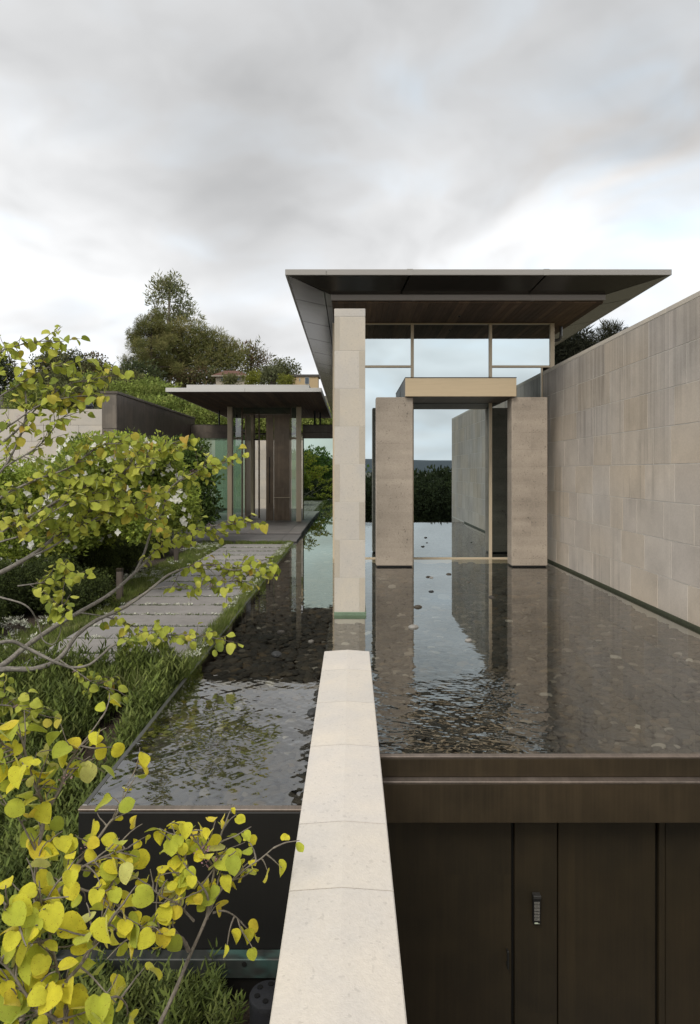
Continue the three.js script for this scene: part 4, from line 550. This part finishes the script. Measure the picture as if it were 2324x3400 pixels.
house('tan modern house with a flat dark roof beside the pavilion eave', 664, 722, 890, 855, 850, 84, [0.47, 0.35, 0.20], [0.11, 0.10, 0.09], [[679, 682, 858, 866], [692, 702, 856, 872]], true);

// ---------------------------------------------------------------- trees behind the camera, mirrored in the glass and the pool
[[-26, -34, 7.5], [-19, -30, 8.6], [-13, -33, 9.2], [-7.5, -31, 8.4], [-2, -33, 7.2], [3.5, -30, 5.4], [8.5, -32, 5.6], [13.5, -30, 5.5], [19, -32, 6.4], [26, -35, 7.2]].forEach(([x, z, h], i) => {
  const base = W(x, -2.75, z), t = thing('valley_tree', 'leafy tree on the slope facing the glass pavilion, seen in its reflection', 'tree', base, 'trees mirrored in the glass'); const tr = put(t, 'trunk', taperTube([base, base.clone().add(V3(0.2, h * S * 0.4, 0)), base.clone().add(V3(0, h * S * 0.8, 0))], 0.18, 0.05, 6), darkBark, V3()); tr.position.copy(base.clone().negate());
  const r = rng(300 + i), bl = [], R = 3.0 * S; for (let q = 0; q < 6; q++) bl.push([base.clone().add(V3((r() - 0.5) * 4.4 * S, (0.25 + 0.6 * r()) * h * S - 0.3, (r() - 0.5) * 3 * S)), R * (0.7 + 0.4 * r()), h * S * 0.22, R]); crown(t, bl, CL.broad, FOL.broad, 2.2, 0.6, i < 5 ? [[0.16, 0.25, 0.06], [0.12, 0.19, 0.045]] : [...G.dark, [0.05, 0.065, 0.025]], 320 + i);
});
{ const o = thing('clipped_hedge', 'dark hedge at the far end of the court, seen in the glass', 'hedge', W(3, -2.75, -22)); const bl = []; for (let x = -9; x < 16; x += 1.8) bl.push([W(x, -0.6, -22), 1.1, 1.5, 1.0]); crown(o, bl, CL.small, FOL.broad, 2.4, 0.5, G.dark, 340); }

// ---------------------------------------------------------------- planting beside the path
function stuff(name, label, geo, mat, list, tones, seed) {   // list of [Vector3, scale, lean]
  const r = rng(seed), im = put(scene, name, geo, mat, V3(), { instances: list.length, stuff: true }), c = new THREE.Color(); im.userData.label = label;
  list.forEach(([p, s, lean = 0.2], i) => { im.setMatrixAt(i, new THREE.Matrix4().compose(p, new THREE.Quaternion().setFromEuler(new THREE.Euler((r() - 0.5) * 2 * lean, r() * 6.28, (r() - 0.5) * 2 * lean)), V3(s, s * (0.8 + 0.4 * r()), s))); const k = tones[Math.floor(r() * tones.length)], v = 0.75 + 0.5 * r(); im.setColorAt(i, c.setRGB(k[0] * v, k[1] * v, k[2] * v)); });
  return im;
}
const bladeQuad = (p, d, n, l, w, bend) => { const g = new THREE.BufferGeometry(); g.setAttribute('position', new THREE.Float32BufferAttribute([-w * 0.35, 0, 0, w * 0.35, 0, 0, -w / 2, l * 0.45, bend * 0.3, w / 2, l * 0.45, bend * 0.3, 0, l, bend], 3)); g.setIndex([0, 1, 3, 0, 3, 2, 2, 3, 4]); g.applyQuaternion(orient(d, n)); g.translate(p.x, p.y, p.z); return g; };
const lanceClump = (seed) => { const r = rng(seed), gs = []; for (let s = 0; s < 5; s++) { const a = r() * 6.28, d = V3(Math.cos(a) * 0.35 * r(), 1, Math.sin(a) * 0.35 * r()).normalize(), b = V3((r() - 0.5) * 0.10, 0, (r() - 0.5) * 0.10), h = 0.17 + 0.13 * r(); gs.push(bladeQuad(b, d, randDir(r), h, 0.005, 0)); for (let q = 0; q < 11; q++) { const t = 0.22 + 0.8 * q / 11, p = b.clone().addScaledVector(d, h * t), e = q * 2.4 + a, o = V3(Math.cos(e), 0.55 + 0.8 * t, Math.sin(e)); gs.push(bladeQuad(p, o, V3(-Math.cos(e) * 0.5, 1, -Math.sin(e) * 0.5), (0.050 + 0.025 * r()) * (1.15 - 0.45 * t), 0.011, -0.006)); } } const g = mergeGeometries(gs); g.computeVertexNormals(); return g; };
const grassClump = (seed, h) => { const r = rng(seed), gs = []; for (let i = 0; i < 16; i++) { const a = r() * 6.28, d = V3(Math.cos(a) * 0.8 * r(), 1, Math.sin(a) * 0.8 * r()); gs.push(bladeQuad(V3((r() - 0.5) * 0.06, 0, (r() - 0.5) * 0.06), d, randDir(r), h * (0.6 + 0.7 * r()), 0.006, h * 0.35)); } const g = mergeGeometries(gs); g.computeVertexNormals(); return g; };
const creepGeo = (seed) => { const r = rng(seed), gs = []; for (let i = 0; i < 14; i++) { const a = r() * 6.28; gs.push(bladeQuad(V3((r() - 0.5) * 0.06, r() * 0.012, (r() - 0.5) * 0.05), V3(Math.cos(a), 0.5 + r(), Math.sin(a)), V3(0, 1, 0.3), 0.018 + 0.012 * r(), 0.011, 0)); } const g = mergeGeometries(gs); g.computeVertexNormals(); return g; };
const greenLeaf = foliage(0.28);
{
  const r = rng(401), L = [[], []];
  for (let i = 0; i < 3400; i++) { const z = 4.85 + 3.3 * r(), x = POOL.lx - 0.12 - Math.pow(r(), 1.15) * 4.6; if (z > 7.95 && x > -4.0) continue; const bare = noise3(x * 1.3, z * 1.5, 2, 410); if (bare > 0.66 && x < -2.3) continue; if (x < -2.9 && z < 5.5 && r() < 0.8) continue; L[i % 2].push([W(x, bedH(x, z) - 0.02, z), 0.85 + 0.5 * r() * (z > 6.6 ? 1.15 : 1), 0.22]); }
  for (let i = 0; i < 420; i++) { const z = 3.3 + 1.3 * r(), x = -0.75 - 2.5 * Math.pow(r(), 0.8); L[i % 2].push([W(x, -1.24, z), 0.7 + 0.4 * r(), 0.35]); }
  for (let i = 0; i < 260; i++) { const z = 4.3 + 1.6 * r(), x = -2.0 - 1.2 * r(); L[i % 2].push([W(x, bedH(x, z), z), 0.9 + 0.4 * r(), 0.25]); }
  for (let i = 0; i < 500; i++) { const z = 6 + 2.2 * r(), x = -4 - 4 * r(); L[i % 2].push([W(x, bedH(x, z) - 0.02, z), 0.9 + 0.5 * r(), 0.22]); }
  L.forEach((l, i) => stuff('groundcover', ['low leafy groundcover with narrow upright leaves beside the pool', 'upright narrow leaved groundcover filling the bed'][i], lanceClump(402 + i), greenLeaf, l, [[0.14, 0.18, 0.045], [0.17, 0.215, 0.05], [0.105, 0.14, 0.036], [0.20, 0.235, 0.065]], 404 + i));
  const gl = []; for (let i = 0; i < 2600; i++) { const z = 7.7 + 14.5 * Math.pow(r(), 1.5), x = POOL.lx - 0.05 - 0.17 * r(); gl.push([W(x, -0.06, z), 0.7 + 0.6 * r(), 0.4]); }
  for (let i = 0; i < 60; i++) { const z = 7.4 + 0.7 * r(); gl.push([W(-2.0 - 0.7 * r(), -0.08, z), 1.6 + r(), 0.5]); }
  for (let i = 0; i < 1900; i++) { const z = 8.2 + 14 * r(), x = -4.02 - 0.75 * Math.pow(r(), 1.2); gl.push([W(x, -0.05, z), 0.7 + 0.7 * r(), 0.4]); }
  for (let i = 0; i < 220; i++) gl.push([W(-2.1 - 2.2 * r(), -0.04, 21.65 + 0.6 * r()), 0.8 + 0.4 * r(), 0.4]);
  stuff('grass', 'grass growing along both edges of the path', grassClump(421, 0.075), greenLeaf, gl, [[0.17, 0.22, 0.05], [0.22, 0.26, 0.065], [0.13, 0.18, 0.04], [0.25, 0.27, 0.10]], 422);
  const cl = [], wl = [], pz = [414.6, 380, 353, 327, 305, 286, 269, 252, 239, 225, 214, 203, 192, 183, 175].map((o) => F * 2.32 / o);
  for (const z of pz) for (let x = -4.0; x < -2.0; x += 0.035) { cl.push([W(x + 0.03 * r(), -0.008, z + (r() - 0.5) * 0.05), 0.7 + 0.5 * r(), 0.2]); if (noise3(x * 2.4, z * 3, 1, 430) > 0.36 && r() < 0.5) wl.push([W(x + 0.03 * r(), 0.016 + 0.012 * r(), z + (r() - 0.5) * 0.055), 0.55 + 0.35 * r(), 0.4]); }
  for (let i = 0; i < 1300; i++) { const z = 8.3 + 13.5 * r(), x = r() < 0.35 ? POOL.lx - 0.06 - 0.16 * r() : -4.05 - 0.9 * r(); if (noise3(x * 1.8, z * 1.4, 3, 431) > 0.5) wl.push([W(x, 0.03 + 0.02 * r(), z), 0.6 + 0.4 * r(), 0.5]); }
  for (let i = 0; i < 700; i++) { const z = 8.2 + 2.6 * r(), x = -4.4 - 3.4 * r(); if (noise3(x * 1.2, z * 1.2, 3, 432) > 0.45) wl.push([W(x, 0.01 + 0.02 * r(), z), 0.7 + 0.4 * r(), 0.5]); }
  stuff('creeping_groundcover', 'tiny green creeper in the joints of the path', creepGeo(433), greenLeaf, cl, [[0.12, 0.16, 0.05], [0.09, 0.13, 0.04]], 434);
  stuff('creeping_blossom', 'tiny white flowers of the creeper along the path joints', creepGeo(435), std({ roughness: 1, side: THREE.DoubleSide }), wl, [[0.60, 0.60, 0.50], [0.45, 0.46, 0.36], [0.5, 0.52, 0.42]], 436);
}
{ // clipped box hedge, several rounded plants
  const labs = ['dark clipped boxwood shrub nearest the bollard', 'dark boxwood shrub under the white dogwood', 'dark boxwood shrub below the drooping redbud leaves', 'dark boxwood shrub at the garden side of the hedge', 'dark boxwood shrub behind the bollard', 'dark boxwood shrub beside the far bollard', 'tall dark boxwood shrub nearest the entry landing', 'dark boxwood shrub between the dogwood stems']; const at = [[-4.9, 11.6, 0.85], [-5.9, 11.2, 0.95], [-5.6, 9.7, 0.85], [-7.1, 10.4, 1.05], [-5.2, 13.4, 0.95], [-5.3, 16.0, 1.2], [-5.5, 18.7, 1.4], [-6.5, 14.8, 1.2]];
  at.forEach(([x, z, h], i) => { const t = thing('boxwood_shrub', labs[i], 'shrub', W(x, -0.05, z), 'boxwood hedge by the path'); const bl = [], r = rng(440 + i); for (let q = 0; q < 5; q++) bl.push([W(x + (r() - 0.5) * 0.8, h * (0.25 + 0.35 * r()), z + (r() - 0.5) * 0.9), 0.45 * S, 0.42 * h * S, 0.5 * S]); const st = put(t, 'stem', taperTube([W(x, -0.1, z), W(x, h * 0.3, z), W(x + 0.05, h * 0.6, z)], 0.02, 0.008, 5), darkBark, V3()); st.position.copy(wpos.get(t).clone().negate()); crown(t, bl, CL.small, FOL.broad, 3.6, 0.085, [[0.06, 0.08, 0.02], [0.08, 0.105, 0.026], [0.04, 0.055, 0.016]], 450 + i); });
}
{ // shade plant by the glazed link
  const bl = [[440, 1030, 30, 26], [415, 1060, 36, 30], [455, 1075, 34, 30], [425, 1105, 44, 34], [465, 1120, 30, 40], [400, 1130, 40, 40], [450, 1160, 40, 30], [400, 1010, 12, 8], [458, 1010, 10, 10]], z = 21.3;
  farTree('maple_shrub', 'green shrub against the dark wing wall and glazed link', 435, z, bl, { seed: 461, gy: 0, geo: CL.broad, tones: [[0.075, 0.12, 0.022], [0.055, 0.09, 0.018], [0.10, 0.15, 0.03]], size: 0.17, dens: 2.6, tr: 0.03, category: 'shrub' });
}
// ---------------------------------------------------------------- white flowering dogwood
{
  const z = 13.4, base = W(-6.6, -0.02, 13.2), t = thing('dogwood_shrub', 'large leafy dogwood covered with white flowers behind the redbud', 'shrub', base), r = rng(471), st = [];
  for (let i = 0; i < 7; i++) { const e = P(40 + i * 60, 1020 + 30 * r(), z + (r() - 0.5) * 2); st.push(taperTube([base.clone().add(V3((r() - 0.5) * 0.4, 0, (r() - 0.5) * 0.3)), base.clone().lerp(e, 0.5).add(V3(0, 0.1, 0)), e], 0.03, 0.006, 5, 10)); }
  const s = put(t, 'stems', mergeGeometries(st), bark, V3());
  const bl = []; for (const [X, Y, rx, ry] of [[30, 1120, 60, 60], [100, 1100, 60, 60], [180, 1090, 60, 60], [250, 1080, 60, 60], [320, 1080, 55, 55], [380, 1100, 50, 60], [60, 1200, 70, 60], [150, 1190, 70, 60], [240, 1170, 70, 60], [330, 1160, 70, 60], [200, 1030, 50, 40], [280, 1030, 50, 36], [30, 1270, 60, 50], [120, 1250, 60, 40], [-40, 1180, 60, 80], [350, 1030, 40, 30], [410, 1150, 36, 50]]) bl.push([P(X, Y, z + (r() - 0.5) * 1.6), rx * z / F * S, ry * z / F * S, 0.55]);
  crown(t, bl, CL.broad, foliage(0.3), 3.0, 0.11, [[0.34, 0.42, 0.065], [0.27, 0.34, 0.055], [0.40, 0.45, 0.085], [0.18, 0.24, 0.045]], 472);
  const petal = (() => { const gs = []; for (let i = 0; i < 4; i++) { const a = i * Math.PI / 2, g = heartLeaf(0.15, 0.12, 0.0, 9).scale(0.85, 1, 1); g.applyQuaternion(orient(V3(Math.cos(a), Math.sin(a), 0.22), V3(0, 0, 1))); gs.push(g); } return mergeGeometries(gs); })(), wm = phy({ color: rgbL(0.72, 0.71, 0.62), roughness: 1, transmission: 0.25, thickness: 0, side: THREE.DoubleSide });
  for (let i = 0; i < 290; i++) { const b = bl[Math.floor(r() * bl.length)], d = randDir(r); d.z = Math.abs(d.z) * 0.8 + 0.35; d.y += 0.25; d.normalize(); const p = b[0].clone().add(V3(d.x * b[1], d.y * b[2], d.z * 0.78)), m = put(t, 'flower', petal, wm, p); m.quaternion.copy(orient(V3(0, 1, 0).add(randDir(r).multiplyScalar(0.5)), d.clone().add(V3(0, 0.6, 0.3)).add(randDir(r).multiplyScalar(0.4)))); m.scale.setScalar(0.034 + 0.018 * r()); }
}
// ---------------------------------------------------------------- redbud tree with heart-shaped leaves
const rbTones = [[0.50, 0.54, 0.075], [0.42, 0.47, 0.065], [0.60, 0.61, 0.10], [0.33, 0.39, 0.055], [0.57, 0.50, 0.07], [0.53, 0.36, 0.06], [0.23, 0.285, 0.045]];
const pickGreen = (r) => { const q = r(); return q < 0.3 ? 0 : q < 0.55 ? 1 : q < 0.7 ? 2 : q < 0.84 ? 3 : q < 0.91 ? 4 : q < 0.935 ? 5 : 6; };
const rbMats = rbTones.map((c) => leafMat(...c)); rbMats.rest = leafMat(1, 1, 1);
const blossomGeo = clumpGeo(61, 26, 0.3, 0.2), blossomMat = std({ roughness: 1, side: THREE.DoubleSide, color: rgbL(0.42, 0.24, 0.27) });
function flowersOn(t, spots, r) { for (const p of spots) { const m = put(t, 'blossom', blossomGeo, blossomMat, p); m.scale.setScalar(0.018 + 0.012 * r()); } }
{
  const base = W(-4.6, bedH(-4.6, 7.2) - 0.05, 7.2), t = thing('redbud_tree', 'redbud tree with arching grey boughs and lime green heart shaped leaves', 'tree', base), r = rng(501), leaves = [], twigs = [], bl = [];
  const node = P(-130, 1560, 7.1);
  const tk = put(t, 'trunk', taperTube([base, base.clone().lerp(node, 0.6).add(V3(0.05, 0, 0)), node, P(-90, 1300, 7.3), P(-60, 1050, 7.4), P(-50, 900, 7.4)], 0.07, 0.022, 9), bark, V3());
  const boughs = [ // photo points with distance, radii in metres, leaf spray density and start
    [[[-130, 1560, 7.1], [0, 1520, 7.2], [82, 1517, 7.3], [133, 1496, 7.4], [172, 1444, 7.6], [215, 1410, 7.8], [280, 1380, 8.0], [342, 1337, 8.2], [387, 1302, 8.4], [465, 1282, 8.6], [534, 1294, 8.7], [585, 1280, 8.8]], 0.034, 0.006, 0.72, 1.2],
    [[[-130, 1560, 7.1], [0, 1513, 7.3], [60, 1466, 7.5], [140, 1412, 7.8], [179, 1390, 7.9], [254, 1345, 8.2], [308, 1298, 8.4], [368, 1240, 8.6], [422, 1220, 8.7], [465, 1197, 8.8], [520, 1190, 8.9], [560, 1186, 9.0]], 0.034, 0.006, 0.62, 1.5],
    [[[-100, 1340, 7.2], [0, 1300, 7.4], [52, 1272, 7.5], [90, 1248, 7.6], [133, 1212, 7.7], [181, 1177, 7.8], [252, 1116, 8.0], [283, 1073, 8.1], [302, 1038, 8.2]], 0.030, 0.007, 0.35, 1.7],
    [[[308, 1298, 8.4], [329, 1251, 8.5], [341, 1213, 8.5], [364, 1170, 8.6], [387, 1108, 8.6], [410, 1089, 8.7], [465, 1062, 8.8], [520, 1048, 8.9]], 0.016, 0.004, 0.25, 1.7],
    [[[-80, 1490, 7.0], [21, 1455, 7.1], [60, 1470, 7.2], [129, 1504, 7.2], [163, 1515, 7.3], [202, 1509, 7.3], [228, 1489, 7.4], [262, 1462, 7.5], [330, 1448, 7.6], [400, 1440, 7.7], [440, 1442, 7.8], [498, 1450, 7.9]], 0.022, 0.004, 0.60, 1.3],
    [[[-90, 1300, 7.3], [0, 1210, 7.4], [90, 1160, 7.5], [180, 1110, 7.6], [260, 1080, 7.7], [330, 1040, 7.8], [395, 1005, 7.9]], 0.02, 0.004, 0.2, 2.0],
    [[[-80, 1200, 7.3], [0, 1130, 7.4], [80, 1090, 7.5], [160, 1060, 7.6], [230, 1010, 7.7], [290, 1008, 7.7]], 0.018, 0.004, 0.2, 1.9],
    [[[-60, 1130, 7.4], [10, 1060, 7.4], [45, 990, 7.5], [60, 930, 7.5], [50, 860, 7.6], [20, 810, 7.6]], 0.016, 0.004, 0.25, 1.2],
    [[[-60, 1050, 7.4], [30, 985, 7.5], [90, 920, 7.5], [150, 875, 7.6], [200, 862, 7.7], [250, 853, 7.7]], 0.014, 0.003, 0.5, 1.9],
    [[[-55, 950, 7.4], [0, 900, 7.4], [50, 870, 7.5], [100, 838, 7.5], [160, 825, 7.6]], 0.012, 0.003, 0.35, 1.7],
    [[[-50, 900, 7.4], [0, 800, 7.4], [50, 782, 7.4], [90, 775, 7.5], [124, 775, 7.5]], 0.012, 0.003, 0.3, 1.7],
    [[[10, 1060, 7.4], [90, 1010, 7.5], [140, 950, 7.5], [160, 935, 7.6]], 0.010, 0.003, 0.2, 1.7],
    [[[-60, 1020, 7.3], [30, 960, 7.4], [100, 915, 7.4], [170, 900, 7.5], [190, 898, 7.5]], 0.012, 0.003, 0.3, 1.6],
    [[[90, 1160, 7.5], [200, 1120, 7.7], [250, 1125, 7.8], [300, 1160, 7.9], [340, 1180, 8.0]], 0.010, 0.003, 0.2, 1.9],
    [[[52, 1272, 7.5], [120, 1240, 7.6], [210, 1180, 7.7], [290, 1150, 7.8], [330, 1130, 7.9]], 0.012, 0.003, 0.3, 1.8],
    [[[0, 1355, 7.1], [60, 1375, 7.1], [85, 1410, 7.2], [100, 1455, 7.2], [122, 1462, 7.2], [138, 1430, 7.2], [138, 1395, 7.2], [140, 1375, 7.2]], 0.010, 0.003, 0.85, 2.6],
    [[[179, 1390, 7.9], [240, 1400, 7.9], [300, 1420, 8.0], [330, 1440, 8.0]], 0.008, 0.003, 0.3, 1.3],
    [[[133, 1496, 7.4], [190, 1535, 7.2], [220, 1555, 7.2], [252, 1563, 7.2]], 0.008, 0.003, 0.3, 1.2],
    [[[-60, 1610, 6.6], [10, 1600, 6.6], [50, 1610, 6.6], [85, 1620, 6.6]], 0.008, 0.003, 0.3, 1.5],
    [[[-50, 1520, 6.8], [0, 1570, 6.7], [20, 1590, 6.7]], 0.008, 0.003, 0.2, 1.3],
    [[[342, 1337, 8.2], [400, 1330, 8.3], [440, 1335, 8.4], [480, 1332, 8.5]], 0.007, 0.003, 0.3, 1.3],
    [[[465, 1282, 8.6], [510, 1318, 8.6], [545, 1315, 8.7], [575, 1300, 8.8]], 0.006, 0.003, 0.3, 1.4],
    [[[0, 1230, 7.3], [60, 1210, 7.3], [140, 1150, 7.4], [190, 1140, 7.5]], 0.010, 0.003, 0.2, 1.9],
    [[[40, 1330, 7.3], [110, 1320, 7.4], [150, 1310, 7.5]], 0.008, 0.003, 0.2, 2.2]];
  for (const [pts, r0, r1, start, dens] of boughs) {
    const w = pts.map((p) => P(...p)), c = new THREE.CatmullRomCurve3(w, false, 'centripetal'), len = c.getLength(); put(t, 'branch', taperTube(w, r0 * 0.78, r1 * 0.85, 7), bark, V3());
    const n = Math.round(len * (1 - start) * 24 * dens * (w[w.length - 1].y > EYE * S + 0.25 ? 0.72 : 1)); for (let i = 0; i < n; i++) { const f = start + (1 - start) * (i + r()) / n, p = c.getPointAt(f), tan = c.getTangentAt(f), d = tan.clone().multiplyScalar(0.8).add(randDir(r).multiplyScalar(0.8)).add(V3(0, 0.12, 0)); spray(r, leaves, twigs, p, d, 0.06 + 0.17 * r(), 0.070, pickGreen, 0.05); if (r() < 0.05) bl.push(p.clone().add(randDir(r).multiplyScalar(0.015))); }
    spray(r, leaves, twigs, w[w.length - 1], c.getTangentAt(1), 0.2, 0.085, pickGreen, 0.04);
  }
  put(t, 'twigs', mergeGeometries(twigs), twigBark, V3(), { stuff: true }); leavesOf(t, leaves, rbMats, rbTones, 300); flowersOn(t, bl.slice(0, 45), r);
}
// ---------------------------------------------------------------- young redbud in front, yellowing
const ylTones = [[0.80, 0.72, 0.05], [0.72, 0.69, 0.055], [0.56, 0.60, 0.06], [0.80, 0.66, 0.055], [0.44, 0.50, 0.055], [0.70, 0.69, 0.20]];
const pickYellow = (r) => { const q = r(); return q < 0.26 ? 0 : q < 0.52 ? 1 : q < 0.72 ? 2 : q < 0.82 ? 3 : q < 0.93 ? 4 : 5; };
const ylMats = ylTones.map((c) => leafMat(...c)); ylMats.rest = leafMat(1, 1, 1);
function youngRedbud(label, base, boughs, seed, cap, size) {
  const t = thing('young_redbud', label, 'shrub', base, 'yellowing young redbuds'), r = rng(seed), leaves = [], twigs = [], bl = [];
  for (const [pts, r0, r1, start, dens] of boughs) {
    const w = pts.map((p) => (p.isVector3 ? p : P(...p))), c = new THREE.CatmullRomCurve3(w, false, 'centripetal'), len = c.getLength(); put(t, 'branch', taperTube(w, r0, r1, 7), twigBark2, V3());
    const n = Math.round(len * (1 - start) * 32 * dens); for (let i = 0; i < n; i++) { const f = start + (1 - start) * (i + r()) / n, p = c.getPointAt(f), d = c.getTangentAt(f).multiplyScalar(0.7).add(randDir(r)).add(V3(0, 0.1, 0)); spray(r, leaves, twigs, p, d, 0.05 + 0.09 * r(), size, pickYellow, 0.05); if (r() < 0.05) bl.push(p.clone().add(randDir(r).multiplyScalar(0.012))); }
    spray(r, leaves, twigs, w[w.length - 1], c.getTangentAt(1), 0.10, size * 0.9, pickYellow, 0.04);
  }
  if (twigs.length) put(t, 'twigs', mergeGeometries(twigs), twigBark2, V3(), { stuff: true }); leavesOf(t, leaves, ylMats, ylTones, cap); flowersOn(t, bl.slice(0, 10), r); return t;
}
const twigBark2 = std({ map: barkMap, color: rgbL(0.9, 0.85, 0.8), roughness: 0.95 });
{
  const b1 = W(-1.02, -1.22, 3.0), b2 = W(-1.75, -1.2, 3.2), b3 = W(-1.3, -1.22, 2.35);
  youngRedbud('young yellow leaved redbud in front of the black pool wall', b1, [
    [[b1, [362, 2330, 3.15], [393, 2261, 3.2], [428, 2176, 3.3], [454, 2119, 3.3], [497, 2025, 3.35], [530, 1995, 3.4]], 0.014, 0.004, 0.86, 1.4],
    [[[428, 2157, 3.3], [412, 2129, 3.25], [379, 2117, 3.2], [330, 2110, 3.15], [290, 2105, 3.1]], 0.008, 0.003, 0.25, 1.7],
    [[[459, 2067, 3.33], [478, 2020, 3.35], [487, 1972, 3.4], [495, 1920, 3.4], [503, 1890, 3.42]], 0.006, 0.002, 0.35, 1.2],
    [[[470, 2085, 3.33], [470, 2030, 3.3], [440, 1990, 3.3], [410, 1950, 3.3], [400, 1930, 3.3]], 0.006, 0.002, 0.35, 1.9],
    [[[487, 1972, 3.4], [460, 1930, 3.35], [440, 1900, 3.35], [425, 1880, 3.3]], 0.004, 0.002, 0.2, 1.7],
    [[[483, 2072, 3.33], [506, 2067, 3.35], [530, 2077, 3.38], [545, 2090, 3.4]], 0.004, 0.002, 0.5, 0.8],
    [[[530, 1995, 3.4], [560, 1970, 3.4], [590, 1950, 3.42], [620, 1925, 3.45]], 0.004, 0.002, 0.2, 1.0],
    [[[440, 2090, 3.3], [400, 2050, 3.25], [360, 2030, 3.2], [340, 2010, 3.2]], 0.005, 0.002, 0.2, 1.8]], 601, 300, 0.054);
  youngRedbud('young yellow leaved redbud whose twigs cross the pool corner', b2, [
    [[b2, [70, 2200, 3.1], [80, 2062, 3.1], [85, 1939, 3.1], [102, 1845, 3.15], [80, 1783, 3.1], [62, 1730, 3.1], [50, 1680, 3.1]], 0.014, 0.004, 0.72, 1.7],
    [[[102, 1845, 3.15], [137, 1788, 3.2], [147, 1755, 3.2], [170, 1710, 3.25], [185, 1690, 3.25]], 0.007, 0.003, 0.3, 1.9],
    [[[185, 1690, 3.25], [205, 1665, 3.25], [228, 1632, 3.3]], 0.003, 0.002, 0.8, 0.4],
    [[[85, 1939, 3.1], [125, 2034, 3.1], [147, 1996, 3.1], [213, 1916, 3.2], [251, 1864, 3.25], [263, 1852, 3.25], [276, 1820, 3.3]], 0.009, 0.003, 0.38, 1.0],
    [[[276, 1820, 3.3], [284, 1790, 3.3], [300, 1762, 3.3]], 0.002, 0.001, 0.95, 0.2],
    [[[147, 1996, 3.1], [200, 1960, 3.1], [260, 1935, 3.15], [290, 1925, 3.2]], 0.005, 0.002, 0.2, 2.2],
    [[[85, 1939, 3.1], [50, 1870, 3.05], [30, 1840, 3.0]], 0.004, 0.002, 0.5, 0.5],
    [[[62, 1730, 3.1], [25, 1700, 3.05], [-10, 1680, 3.0]], 0.004, 0.002, 0.2, 1.9],
    [[[147, 1996, 3.1], [190, 2020, 3.1], [240, 2030, 3.1], [270, 2060, 3.1]], 0.005, 0.002, 0.2, 2.0]], 611, 300, 0.056);
  youngRedbud('young yellow leaved redbud with the largest leaves, in front of the other two', b3, [
    [[b3, [150, 2330, 2.35], [140, 2240, 2.35], [120, 2160, 2.4], [110, 2100, 2.4], [90, 2030, 2.4]], 0.010, 0.003, 0.3, 2.0],
    [[[140, 2240, 2.35], [190, 2180, 2.35], [230, 2120, 2.4], [250, 2090, 2.4]], 0.006, 0.002, 0.3, 1.8],
    [[[120, 2160, 2.4], [60, 2110, 2.35], [10, 2050, 2.3], [-20, 2020, 2.3]], 0.006, 0.002, 0.2, 2.0],
    [[[150, 2330, 2.35], [70, 2270, 2.3], [20, 2200, 2.3], [-30, 2160, 2.3]], 0.006, 0.002, 0.2, 2.0],
    [[[150, 2330, 2.35], [220, 2280, 2.35], [260, 2262, 2.4], [280, 2270, 2.45]], 0.006, 0.002, 0.4, 0.6],
    [[[150, 2330, 2.35], [100, 2300, 2.3], [60, 2290, 2.3], [20, 2290, 2.3]], 0.006, 0.002, 0.2, 1.6]], 621, 300, 0.056);
}
scene.traverse((o) => { if (o.isMesh) { o.castShadow = true; o.receiveShadow = true; } });
renderer.render(scene, camera);
